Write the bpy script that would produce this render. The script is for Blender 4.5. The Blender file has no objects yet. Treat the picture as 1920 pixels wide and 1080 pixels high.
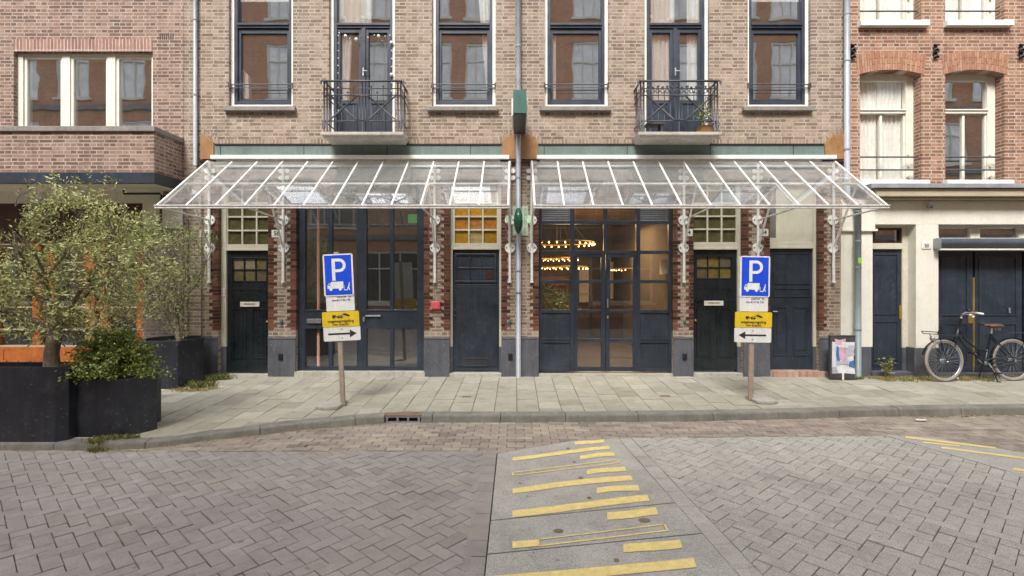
import bpy, math, random
from mathutils import Vector, Matrix
import numpy as np
random.seed(7); np.random.seed(7)
R = math.radians
sc = bpy.context.scene
COL = sc.collection

# ------------------------------------------------------------------ camera
F = 960.0; HX = 967.0; HY = 520.0; CZ = 1.74; CY = -9.0     # calibration of the 1920 px wide photograph
cam = bpy.data.cameras.new('camera'); camo = bpy.data.objects.new('camera', cam); COL.objects.link(camo)
camo.location = (0, CY, CZ); camo.rotation_euler = (R(90), 0, 0)
cam.sensor_width = 36; cam.lens = 18.0; cam.clip_end = 500; cam.clip_start = 0.05
cam.shift_x = -(HX-960)/1920; cam.shift_y = -(540-HY)/1920
sc.camera = camo
def S(Y=0): return F/(9+Y)
def X(px, Y=0): return (px-HX)/S(Y)
def Z(py, Y=0): return CZ-(py-HY)/S(Y)
def W(px, py, Y=0): return (X(px, Y), Y, Z(py, Y))

# ------------------------------------------------------------------ light
sc.view_settings.view_transform = 'Standard'; sc.view_settings.look = 'None'
sc.view_settings.gamma = 1.0; sc.view_settings.exposure = 1.36
w = bpy.data.worlds.new('World'); sc.world = w; w.use_nodes = True
nt = w.node_tree; nt.nodes.clear()
sky = nt.nodes.new('ShaderNodeTexSky'); sky.sky_type = 'NISHITA'; sky.sun_disc = False
SUN_EL, SUN_AZ = 50, 195
sky.sun_elevation = R(SUN_EL); sky.sun_rotation = R(SUN_AZ); sky.dust_density = 3.0; sky.air_density = 1.0; sky.ozone_density = 1.0
hs = nt.nodes.new('ShaderNodeHueSaturation'); hs.inputs['Saturation'].default_value = 0.22
bg = nt.nodes.new('ShaderNodeBackground'); bg.inputs['Strength'].default_value = 0.15
wo = nt.nodes.new('ShaderNodeOutputWorld')
nt.links.new(sky.outputs[0], hs.inputs['Color']); nt.links.new(hs.outputs[0], bg.inputs['Color']); nt.links.new(bg.outputs[0], wo.inputs['Surface'])
sl = bpy.data.lights.new('sun', 'SUN'); sl.energy = 1.5; sl.angle = R(18); sl.color = (1, 0.98, 0.94)
so = bpy.data.objects.new('sun', sl); COL.objects.link(so)
d = Vector((math.sin(R(SUN_AZ))*math.cos(R(SUN_EL)), math.cos(R(SUN_AZ))*math.cos(R(SUN_EL)), math.sin(R(SUN_EL))))
so.rotation_euler = d.to_track_quat('Z', 'Y').to_euler()

# ------------------------------------------------------------------ materials
def newmat(name):
    m = bpy.data.materials.new(name); m.use_nodes = True
    t = m.node_tree; b = t.nodes['Principled BSDF']; return m, t, b
def lk(t, a, b): t.links.new(a, b)
def rgb(c): return (c[0], c[1], c[2], 1)
def noise(t, scale, detail=4, rough=0.6, vec=None):
    n = t.nodes.new('ShaderNodeTexNoise'); n.inputs['Scale'].default_value = scale
    n.inputs['Detail'].default_value = detail; n.inputs['Roughness'].default_value = rough
    if vec is None:
        tc = t.nodes.new('ShaderNodeTexCoord'); vec = tc.outputs['Object']
    lk(t, vec, n.inputs['Vector']); return n.outputs['Fac']
def ramp(t, fac, stops):
    r = t.nodes.new('ShaderNodeValToRGB'); el = r.color_ramp.elements
    while len(el) < len(stops): el.new(0.5)
    for e, (p, c) in zip(el, stops): e.position = p; e.color = rgb(c) if len(c) == 3 else c
    lk(t, fac, r.inputs['Fac']); return r.outputs['Color']
def mix(t, fac, a, b, mode='MIX'):
    n = t.nodes.new('ShaderNodeMix'); n.data_type = 'RGBA'; n.blend_type = mode
    for s, v in ((n.inputs['Factor'], fac), (n.inputs['A'], a), (n.inputs['B'], b)):
        if hasattr(v, 'links'): lk(t, v, s)
        elif isinstance(v, (int, float)): s.default_value = v
        else: s.default_value = rgb(v)
    return n.outputs['Result']
def math_(t, op, a, b=None):
    n = t.nodes.new('ShaderNodeMath'); n.operation = op
    for i, v in enumerate((a, b)):
        if v is None: continue
        if hasattr(v, 'links'): lk(t, v, n.inputs[i])
        else: n.inputs[i].default_value = v
    return n.outputs[0]
def bump(t, b, h, strength=0.3, dist=0.01):
    n = t.nodes.new('ShaderNodeBump'); n.inputs['Strength'].default_value = strength; n.inputs['Distance'].default_value = dist
    lk(t, h, n.inputs['Height']); lk(t, n.outputs[0], b.inputs['Normal'])

def pmat(name, c, rough=0.6, metal=0.0, var=0.18, scale=3.0, bmp=0.08, dirt=None, fine=60, chips=None, streak=0.12):
    """painted / plain surface: broad mottling, fine grain, optional dirt colour"""
    m, t, b = newmat(name)
    tc = t.nodes.new('ShaderNodeTexCoord'); v = tc.outputs['Object']
    n1 = noise(t, scale, 6, 0.65, v); n2 = noise(t, fine, 3, 0.6, v)
    lo = tuple(x*(1-var) for x in c); hi = tuple(min(1, x*(1+var)) for x in c)
    col = ramp(t, n1, [(0.3, lo), (0.7, hi)])
    if dirt:
        n3 = noise(t, scale*2.3, 8, 0.75, v)
        f = ramp(t, n3, [(0.52, (0, 0, 0)), (0.72, (0.75, 0.75, 0.75))]); col = mix(t, f, col, dirt)
    g = ramp(t, n2, [(0.3, (0.88,)*3), (0.7, (1.08,)*3)]); col = mix(t, 1.0, col, g, 'MULTIPLY')
    mp = t.nodes.new('ShaderNodeMapping'); mp.inputs['Scale'].default_value = (1, 1, 0.09); lk(t, v, mp.inputs['Vector'])
    n5 = noise(t, 16, 5, 0.7, mp.outputs[0]); col = mix(t, 1.0, col, ramp(t, n5, [(0.3, (1-streak,)*3), (0.7, (1+streak,)*3)]), 'MULTIPLY')
    if chips:
        n6 = noise(t, 24, 6, 0.75, v); n7 = noise(t, 1.7, 3, 0.6, v)
        f6 = math_(t, 'MULTIPLY', ramp(t, n6, [(0.62, (0, 0, 0)), (0.65, (1, 1, 1))]), ramp(t, n7, [(0.42, (0, 0, 0)), (0.6, (1, 1, 1))])); col = mix(t, f6, col, chips)
    lk(t, col, b.inputs['Base Color'])
    b.inputs['Roughness'].default_value = rough; b.inputs['Metallic'].default_value = metal
    rr = ramp(t, n1, [(0.3, (rough*0.8,)*3), (0.75, (min(1, rough*1.25),)*3)]); lk(t, rr, b.inputs['Roughness'])
    if bmp: bump(t, b, n2, bmp, 0.01)
    return m

def brickmat(name, c1, c2, c3, mortar, bw=0.2125, bh=0.0604, msz=0.009, soldier=False, stain=None, squash=True):
    m, t, b = newmat(name)
    tc = t.nodes.new('ShaderNodeTexCoord'); v = tc.outputs['Object']
    sp = t.nodes.new('ShaderNodeSeparateXYZ'); lk(t, v, sp.inputs[0])
    s = math_(t, 'ADD', sp.outputs[0], sp.outputs[1])
    wob = noise(t, 2.5, 2, 0.5, v); wob = math_(t, 'MULTIPLY', wob, 0.012)
    cb = t.nodes.new('ShaderNodeCombineXYZ')
    zz = math_(t, 'ADD', sp.outputs[2], wob)
    if soldier: lk(t, zz, cb.inputs[0]); lk(t, s, cb.inputs[1])
    else: lk(t, s, cb.inputs[0]); lk(t, zz, cb.inputs[1])
    br = t.nodes.new('ShaderNodeTexBrick')
    br.offset = 0.0 if soldier else 0.25; br.offset_frequency = 2
    if squash and not soldier: br.squash = 0.5; br.squash_frequency = 2
    lk(t, cb.outputs[0], br.inputs['Vector'])
    br.inputs['Scale'].default_value = 1.0; br.inputs['Brick Width'].default_value = bw; br.inputs['Row Height'].default_value = bh
    br.inputs['Mortar Size'].default_value = msz; br.inputs['Mortar Smooth'].default_value = 0.25; br.inputs['Bias'].default_value = -0.1
    br.inputs['Color1'].default_value = (0, 0, 0, 1); br.inputs['Color2'].default_value = (1, 1, 1, 1); br.inputs['Mortar'].default_value = (0.5, 0.5, 0.5, 1)
    # per brick random tone -> three brick colours
    bc = ramp(t, br.outputs['Color'], [(0.0, c1), (0.45, c2), (1.0, c3)])
    n1 = noise(t, 1.1, 5, 0.7, v); f1 = ramp(t, n1, [(0.25, (0.74,)*3), (0.75, (1.2,)*3)])
    n2 = noise(t, 45, 5, 0.7, v); f2 = ramp(t, n2, [(0.25, (0.72,)*3), (0.75, (1.25,)*3)])
    mp = t.nodes.new('ShaderNodeMapping'); mp.inputs['Scale'].default_value = (1, 1, 0.12); lk(t, v, mp.inputs['Vector'])
    n5 = noise(t, 5, 6, 0.75, mp.outputs[0]); bc = mix(t, 1.0, bc, ramp(t, n5, [(0.33, (0.78,)*3), (0.52, (1.04,)*3)]), 'MULTIPLY')
    bc = mix(t, 1.0, bc, f1, 'MULTIPLY'); bc = mix(t, 1.0, bc, f2, 'MULTIPLY')
    n3 = noise(t, 6, 4, 0.7, v); mc = mix(t, ramp(t, n3, [(0.35, (0, 0, 0)), (0.7, (1, 1, 1))]), mortar, tuple(x*0.55 for x in mortar))
    col = mix(t, br.outputs['Fac'], bc, mc)
    if stain:
        n4 = noise(t, 3.2, 9, 0.78, v)
        z0, z1 = stain
        a = t.nodes.new('ShaderNodeMapRange'); lk(t, sp.outputs[2], a.inputs[0]); a.inputs[1].default_value = z0-0.25; a.inputs[2].default_value = z0
        c = t.nodes.new('ShaderNodeMapRange'); lk(t, sp.outputs[2], c.inputs[0]); c.inputs[1].default_value = z1; c.inputs[2].default_value = z1+0.25; c.inputs[3].default_value = 1; c.inputs[4].default_value = 0
        msk = math_(t, 'MULTIPLY', a.outputs[0], c.outputs[0])
        f = ramp(t, n4, [(0.57, (0, 0, 0)), (0.68, (0.7, 0.7, 0.7))]); f = math_(t, 'MULTIPLY', f, msk)
        col = mix(t, f, col, (0.62, 0.56, 0.5))
    lk(t, col, b.inputs['Base Color']); b.inputs['Roughness'].default_value = 0.88
    h = mix(t, br.outputs['Fac'], n2, (0, 0, 0)); bump(t, b, h, 0.55, 0.008)
    return m

def attrmat(name, cols, rough=0.8, nscale=9, var=0.2, moss=None, speck=0.0, bmp=0.25, grime=0.0):
    """mesh whose faces carry a random 'tint' value"""
    m, t, b = newmat(name)
    a = t.nodes.new('ShaderNodeAttribute'); a.attribute_name = 'tint'
    n = len(cols); c = ramp(t, a.outputs['Fac'], [(i/(n-1), k) for i, k in enumerate(cols)])
    tc = t.nodes.new('ShaderNodeTexCoord'); v = tc.outputs['Object']
    n1 = noise(t, nscale, 6, 0.7, v); c = mix(t, 1.0, c, ramp(t, n1, [(0.28, (1-var,)*3), (0.72, (1+var,)*3)]), 'MULTIPLY')
    n0 = noise(t, 0.7, 5, 0.7, v); c = mix(t, 1.0, c, ramp(t, n0, [(0.3, (0.86,)*3), (0.7, (1.1,)*3)]), 'MULTIPLY')
    n2 = noise(t, 130, 3, 0.7, v)
    if speck: c = mix(t, 1.0, c, ramp(t, n2, [(0.3, (1-speck,)*3), (0.7, (1+speck,)*3)]), 'MULTIPLY')
    if grime:
        n9 = noise(t, 2.7, 9, 0.82, v); c = mix(t, 1.0, c, ramp(t, n9, [(0.36, (1-grime,)*3), (0.47, (1, 1, 1))]), 'MULTIPLY')
        n8 = noise(t, 13, 2, 0.4, v); c = mix(t, 1.0, c, ramp(t, n8, [(0.24, (0.62,)*3), (0.275, (1, 1, 1))]), 'MULTIPLY')
    if moss:
        n3 = noise(t, 1.6, 7, 0.75, v); c = mix(t, ramp(t, n3, [(0.5, (0, 0, 0)), (0.72, (0.55,)*3)]), c, moss)
    lk(t, c, b.inputs['Base Color']); b.inputs['Roughness'].default_value = rough
    if bmp: bump(t, b, n2, bmp, 0.004)
    return m

def glassmat(name, refl=0.35, tint=(0.75, 0.8, 0.8), dirt=0.0, dcol=(0.55, 0.56, 0.54), rough=0.015, wave=0.02):
    m = bpy.data.materials.new(name); m.use_nodes = True; t = m.node_tree; t.nodes.clear()
    o = t.nodes.new('ShaderNodeOutputMaterial'); tr = t.nodes.new('ShaderNodeBsdfTransparent'); tr.inputs[0].default_value = rgb(tint)
    gl = t.nodes.new('ShaderNodeBsdfGlossy'); gl.inputs['Roughness'].default_value = rough; gl.inputs['Color'].default_value = (0.95, 0.97, 1, 1)
    fr = t.nodes.new('ShaderNodeLayerWeight'); fr.inputs['Blend'].default_value = 0.5     # 1 - |N.I| from both sides
    f = math_(t, 'ADD', math_(t, 'MULTIPLY', math_(t, 'POWER', fr.outputs['Facing'], 4.0), 1-refl), refl)
    tc = t.nodes.new('ShaderNodeTexCoord')
    n = noise(t, 1.3, 2, 0.4, tc.outputs['Object'])
    bp = t.nodes.new('ShaderNodeBump'); bp.inputs['Strength'].default_value = wave; bp.inputs['Distance'].default_value = 0.2
    lk(t, n, bp.inputs['Height']); lk(t, bp.outputs[0], gl.inputs['Normal'])
    mx = t.nodes.new('ShaderNodeMixShader'); lk(t, f, mx.inputs[0]); lk(t, tr.outputs[0], mx.inputs[1]); lk(t, gl.outputs[0], mx.inputs[2])
    out = mx.outputs[0]
    if dirt:
        df = t.nodes.new('ShaderNodeBsdfDiffuse'); df.inputs[0].default_value = rgb(dcol)
        n2 = noise(t, 5, 8, 0.8, tc.outputs['Object']); n3 = noise(t, 90, 3, 0.7, tc.outputs['Object'])
        f2 = ramp(t, n2, [(0.35, (dirt*0.45,)*3), (0.75, (dirt*1.5,)*3)])
        f2 = mix(t, 1.0, f2, ramp(t, n3, [(0.35, (0.6,)*3), (0.7, (1.5,)*3)]), 'MULTIPLY')
        m2 = t.nodes.new('ShaderNodeMixShader'); lk(t, f2, m2.inputs[0]); lk(t, out, m2.inputs[1]); lk(t, df.outputs[0], m2.inputs[2]); out = m2.outputs[0]
    lk(t, out, o.inputs['Surface']); return m
def emit(name, c, s):
    m, t, b = newmat(name); b.inputs['Base Color'].default_value = rgb(c)
    b.inputs['Emission Color'].default_value = rgb(c); b.inputs['Emission Strength'].default_value = s; return m

M = {}
M['brick'] = brickmat('buff_brick', (0.175, 0.12, 0.09), (0.275, 0.205, 0.155), (0.36, 0.275, 0.208), (0.45, 0.385, 0.305), stain=(4.15, 4.62))
M['brick_sold'] = brickmat('buff_brick_soldier', (0.25, 0.17, 0.12), (0.31, 0.225, 0.165), (0.36, 0.27, 0.2), (0.44, 0.37, 0.29), soldier=True)
M['brick_left'] = brickmat('red_brown_brick', (0.15, 0.08, 0.062), (0.25, 0.14, 0.105), (0.33, 0.215, 0.165), (0.42, 0.365, 0.305), bw=0.2125)
M['brick_left_sold'] = brickmat('red_brown_soldier', (0.25, 0.12, 0.095), (0.30, 0.15, 0.12), (0.34, 0.19, 0.15), (0.55, 0.46, 0.40), soldier=True)
M['brick_right'] = brickmat('orange_red_brick', (0.20, 0.085, 0.048), (0.31, 0.145, 0.082), (0.39, 0.21, 0.13), (0.48, 0.42, 0.345))
M['brick_right_sold'] = brickmat('orange_red_soldier', (0.38, 0.14, 0.085), (0.42, 0.17, 0.10), (0.48, 0.22, 0.14), (0.62, 0.52, 0.44), soldier=True)
M['brick_opp'] = brickmat('terracotta_brick', (0.47, 0.21, 0.10), (0.54, 0.26, 0.13), (0.58, 0.30, 0.16), (0.52, 0.30, 0.19))
M['quoin'] = attrmat('glazed_quoin_brick', [(0.035, 0.012, 0.008), (0.075, 0.026, 0.016), (0.13, 0.05, 0.03), (0.17, 0.075, 0.045)], rough=0.45, nscale=30, var=0.25, bmp=0.2)
M['darktile'] = brickmat('dark_brown_brick', (0.09, 0.06, 0.055), (0.13, 0.09, 0.08), (0.17, 0.12, 0.105), (0.2, 0.17, 0.15))
M['stone'] = pmat('sill_stone', (0.22, 0.20, 0.175), 0.8, var=0.25, scale=6, bmp=0.3, dirt=(0.12, 0.11, 0.09))
M['slab'] = pmat('balcony_stone', (0.42, 0.385, 0.33), 0.8, var=0.2, scale=5, bmp=0.3, dirt=(0.2, 0.18, 0.14))
M['step'] = pmat('threshold_stone', (0.42, 0.40, 0.35), 0.8, var=0.2, scale=7, bmp=0.3, dirt=(0.2, 0.18, 0.13))
M['plinth'] = pmat('grey_painted_plinth', (0.085, 0.088, 0.103), 0.6, var=0.2, scale=3, bmp=0.15, dirt=(0.14, 0.14, 0.14), chips=(0.3, 0.3, 0.3), streak=0.2)
M['white'] = pmat('white_paint', (0.74, 0.72, 0.67), 0.5, var=0.06, dirt=(0.55, 0.52, 0.45), scale=4, streak=0.035)
M['cream'] = pmat('cream_paint', (0.56, 0.53, 0.42), 0.5, var=0.08, dirt=(0.45, 0.42, 0.31), scale=2.5, streak=0.035)
M['creamlight'] = pmat('light_cream_paint', (0.72, 0.69, 0.60), 0.55, var=0.05, dirt=(0.6, 0.56, 0.45), scale=1.5, streak=0.035)
M['tan'] = pmat('tan_paint', (0.44, 0.38, 0.26), 0.5, var=0.08, streak=0.035)
M['navy'] = pmat('navy_gloss_paint', (0.024, 0.033, 0.047), 0.35, var=0.25, scale=2.2, bmp=0.05, dirt=(0.055, 0.065, 0.08), chips=(0.12, 0.12, 0.12), streak=0.25)
M['navywin'] = pmat('slate_window_paint', (0.028, 0.036, 0.052), 0.4, var=0.2, scale=4, bmp=0.05)
M['black'] = pmat('black_green_gloss_paint', (0.013, 0.018, 0.021), 0.22, var=0.35, scale=3, bmp=0.05, dirt=(0.02, 0.026, 0.028), streak=0.3)
M['black2'] = pmat('black_planter_paint', (0.017, 0.019, 0.027), 0.42, var=0.45, scale=2.5, bmp=0.2, dirt=(0.05, 0.048, 0.048), chips=(0.3, 0.3, 0.3), streak=0.3)
M['iron'] = pmat('wrought_iron', (0.075, 0.078, 0.09), 0.5, var=0.3, scale=12, metal=0.3)
M['anchor'] = pmat('black_iron', (0.012, 0.012, 0.015), 0.5, var=0.3, scale=12)
M['green'] = pmat('green_fascia_paint', (0.115, 0.165, 0.145), 0.6, var=0.18, scale=2, dirt=(0.16, 0.2, 0.17))
M['signgreen'] = pmat('sign_green_paint', (0.06, 0.13, 0.11), 0.35, var=0.1)
M['lampgreen'] = pmat('glossy_green_enamel', (0.012, 0.085, 0.05), 0.12, var=0.2, bmp=0)
M['signunder'] = pmat('sign_underside', (0.04, 0.045, 0.042), 0.4, var=0.25)
M['ochre'] = pmat('ochre_wood', (0.285, 0.145, 0.055), 0.55, var=0.2, scale=9, bmp=0.1)
M['orange'] = pmat('varnished_orange_wood', (0.36, 0.105, 0.025), 0.3, var=0.3, scale=7, bmp=0.1)
M['dkwood'] = pmat('dark_brown_wood', (0.05, 0.02, 0.012), 0.35, var=0.4, scale=6)
M['zinc'] = pmat('zinc_pipe', (0.31, 0.32, 0.345), 0.5, var=0.15, scale=5, metal=0.2)
M['zincdark'] = pmat('grey_green_pipe', (0.22, 0.26, 0.26), 0.5, var=0.15, scale=5, metal=0.1)
M['canopy'] = pmat('white_canopy_paint', (0.74, 0.73, 0.70), 0.5, var=0.12, scale=6, dirt=(0.42, 0.37, 0.28))
M['fasciaback'] = pmat('grey_brown_panel', (0.17, 0.155, 0.14), 0.7, var=0.2, scale=3)
M['lead'] = pmat('lead_flashing', (0.25, 0.25, 0.27), 0.5, var=0.2, scale=4)
M['roller'] = pmat('blue_grey_roller', (0.055, 0.063, 0.078), 0.35, var=0.15)
M['glass'] = glassmat('window_glass', 0.27, (0.9, 0.92, 0.92), dirt=0.03, wave=0.006)
M['glassup'] = glassmat('upper_window_glass', 0.48, (1, 1, 1), dirt=0.04, wave=0.012)
M['glassshop'] = glassmat('shop_glass', 0.13, (0.85, 0.86, 0.84), dirt=0.02, wave=0.006)
M['glasstop'] = glassmat('canopy_glass', 0.2, (0.88, 0.9, 0.89), dirt=0.15, dcol=(0.66, 0.67, 0.65), rough=0.02, wave=0.004)
M['olive'] = pmat('olive_obscured_glass', (0.085, 0.075, 0.035), 0.15, var=0.35, scale=11, bmp=0.25, fine=35)
M['amber'] = attrmat('amber_cathedral_glass', [(0.30, 0.16, 0.02), (0.42, 0.23, 0.02), (0.36, 0.14, 0.03), (0.34, 0.29, 0.13)], rough=0.15, nscale=14, var=0.35, bmp=0.3)
M['olive2'] = attrmat('olive_cathedral_glass', [(0.12, 0.09, 0.03), (0.2, 0.15, 0.03), (0.1, 0.085, 0.06), (0.24, 0.2, 0.14)], rough=0.15, nscale=14, var=0.35, bmp=0.3)
M['curtain'] = pmat('white_curtain', (0.78, 0.76, 0.70), 0.9, var=0.08, bmp=0)
M['brass'] = pmat('brass', (0.45, 0.31, 0.08), 0.35, metal=0.7, var=0.2)
M['chrome'] = pmat('chrome', (0.6, 0.6, 0.62), 0.3, metal=0.8, var=0.1)
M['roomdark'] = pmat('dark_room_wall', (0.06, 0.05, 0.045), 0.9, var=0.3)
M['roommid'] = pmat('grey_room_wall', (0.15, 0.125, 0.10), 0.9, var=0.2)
M['roomwood'] = pmat('wooden_ceiling', (0.42, 0.24, 0.11), 0.6, var=0.25, scale=4)
M['roomfloor'] = pmat('room_floor', (0.12, 0.09, 0.07), 0.5, var=0.3)
M['copper'] = pmat('pink_copper_pipe', (0.78, 0.36, 0.26), 0.4, var=0.1)
M['red'] = pmat('red_alarm_box', (0.62, 0.10, 0.13), 0.4, var=0.12)
M['plate'] = pmat('enamel_plate', (0.75, 0.72, 0.66), 0.3, var=0.05)
M['ink'] = pmat('dark_ink', (0.03, 0.025, 0.025), 0.6, var=0.2)
M['bulb'] = emit('warm_bulb', (1.0, 0.55, 0.18), 6)
M['bulbwhite'] = pmat('frosted_bulb', (0.8, 0.78, 0.72), 0.3, var=0.05)
M['exit'] = emit('exit_green', (0.03, 0.45, 0.08), 0.18)
M['signblue'] = pmat('traffic_blue', (0.012, 0.07, 0.62), 0.35, var=0.1)
M['signwhite'] = pmat('traffic_white', (0.74, 0.74, 0.72), 0.4, var=0.06, dirt=(0.60, 0.59, 0.54), chips=(0.35, 0.33, 0.3))
M['signyellow'] = pmat('traffic_yellow', (0.72, 0.50, 0.02), 0.4, var=0.08, dirt=(0.6, 0.42, 0.03))
M['signback'] = pmat('aluminium_back', (0.45, 0.45, 0.45), 0.4, metal=0.5)
M['post'] = pmat('weathered_wood_post', (0.34, 0.27, 0.21), 0.8, var=0.2, scale=9, dirt=(0.2, 0.16, 0.12))
M['concrete'] = pmat('concrete_foot', (0.36, 0.34, 0.30), 0.9, var=0.15, scale=8, bmp=0.4)
M['tyre'] = pmat('pale_tyre', (0.29, 0.255, 0.22), 0.7, var=0.15)
M['bikeblack'] = pmat('black_bicycle_paint', (0.012, 0.014, 0.02), 0.25, var=0.3, bmp=0)
M['spoke'] = pmat('wire_spoke', (0.30, 0.30, 0.31), 0.6, var=0.05)
M['leather'] = pmat('brown_leather', (0.10, 0.05, 0.035), 0.45, var=0.3)
M['cabinet'] = pmat('dark_cabinet', (0.05, 0.05, 0.055), 0.6, var=0.3, scale=5)
M['bark'] = pmat('bark', (0.16, 0.125, 0.09), 0.95, var=0.4, scale=14, bmp=0.8, fine=40)
M['soil'] = pmat('soil', (0.06, 0.045, 0.03), 1.0, var=0.4, scale=8, bmp=0.8)
M['leaf_olive'] = attrmat('olive_leaves', [(0.12, 0.155, 0.045), (0.31, 0.34, 0.11), (0.48, 0.49, 0.19), (0.62, 0.61, 0.30)], rough=0.6, nscale=3, var=0.2, bmp=0)
M['leaf_willow'] = attrmat('willow_leaves', [(0.12, 0.15, 0.05), (0.22, 0.26, 0.085), (0.32, 0.36, 0.13), (0.40, 0.42, 0.19)], rough=0.6, nscale=3, var=0.2, bmp=0)
M['leaf_bush'] = attrmat('shrub_leaves', [(0.04, 0.075, 0.016), (0.12, 0.18, 0.035), (0.28, 0.33, 0.07), (0.46, 0.47, 0.14)], rough=0.5, nscale=3, var=0.25, bmp=0)
M['leaf_weed'] = attrmat('weed_leaves', [(0.14, 0.15, 0.04), (0.25, 0.26, 0.07), (0.38, 0.33, 0.12)], rough=0.6, nscale=3, bmp=0)
M['grass'] = attrmat('grass_blades', [(0.06, 0.10, 0.02), (0.14, 0.17, 0.04), (0.30, 0.25, 0.08), (0.42, 0.25, 0.09)], rough=0.7, nscale=3, bmp=0)
M['litter'] = attrmat('leaf_litter', [(0.16, 0.10, 0.04), (0.35, 0.26, 0.1), (0.45, 0.40, 0.22), (0.2, 0.2, 0.06)], rough=0.9, nscale=3, bmp=0)
M['tiles'] = attrmat('concrete_paving_tile', [(0.27, 0.255, 0.20), (0.335, 0.315, 0.25), (0.365, 0.34, 0.275), (0.42, 0.395, 0.325)], rough=0.9, nscale=7, var=0.12, moss=(0.30, 0.285, 0.19), speck=0.12, grime=0.22)
M['tilejoint'] = pmat('mossy_joint_sand', (0.085, 0.08, 0.035), 1.0, var=0.35, scale=2.2, bmp=0.5)
M['roadjoint'] = pmat('dark_joint_sand', (0.08, 0.07, 0.055), 1.0, var=0.3, scale=2, bmp=0.5)
M['pav_left'] = attrmat('purple_grey_paver', [(0.252, 0.224, 0.203), (0.296, 0.265, 0.243), (0.31, 0.278, 0.257), (0.345, 0.313, 0.282)], rough=0.85, nscale=8, var=0.14, moss=(0.30, 0.27, 0.21), speck=0.25, grime=0.18)
M['pav_right'] = attrmat('grey_aggregate_paver', [(0.35, 0.33, 0.288), (0.39, 0.366, 0.322), (0.41, 0.386, 0.34), (0.435, 0.41, 0.36)], rough=0.9, nscale=9, var=0.12, speck=0.45, grime=0.18)
M['pav_gut'] = attrmat('reddish_clinker', [(0.20, 0.16, 0.135), (0.265, 0.22, 0.185), (0.31, 0.26, 0.21), (0.36, 0.31, 0.245)], rough=0.9, nscale=6, var=0.2, moss=(0.40, 0.34, 0.24), speck=0.2)
M['ramp'] = attrmat('speed_ramp_concrete', [(0.39, 0.37, 0.33), (0.395, 0.374, 0.335)], rough=0.9, nscale=5, var=0.14, moss=(0.27, 0.25, 0.22), speck=0.45, bmp=0.5, grime=0.2)
M['paint'] = pmat('yellow_road_paint', (0.80, 0.63, 0.24), 0.7, var=0.08, scale=14, bmp=0.2, dirt=(0.58, 0.47, 0.25), fine=110, chips=(0.42, 0.37, 0.26))
M['kerb'] = pmat('grey_kerb_stone', (0.20, 0.19, 0.16), 0.85, var=0.3, scale=4, bmp=0.5, fine=90, dirt=(0.11, 0.105, 0.07))
M['drain'] = pmat('rusty_drain_iron', (0.20, 0.14, 0.10), 0.7, var=0.3, scale=9, bmp=0.3)
M['drainblack'] = pmat('drain_darkness', (0.004, 0.004, 0.004), 1.0, bmp=0)
M['greypane'] = pmat('sky_pale_curtain_pane', (0.85, 0.87, 0.88), 0.2, var=0.2, scale=2)  # pale curtain colour that also stands in for sky mirrored in the panes
M['darkpane'] = pmat('dark_shop_pane', (0.07, 0.065, 0.06), 0.15, var=0.3, scale=2)
M['steel'] = pmat('steel', (0.3, 0.3, 0.32), 0.4, metal=0.5)

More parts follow.
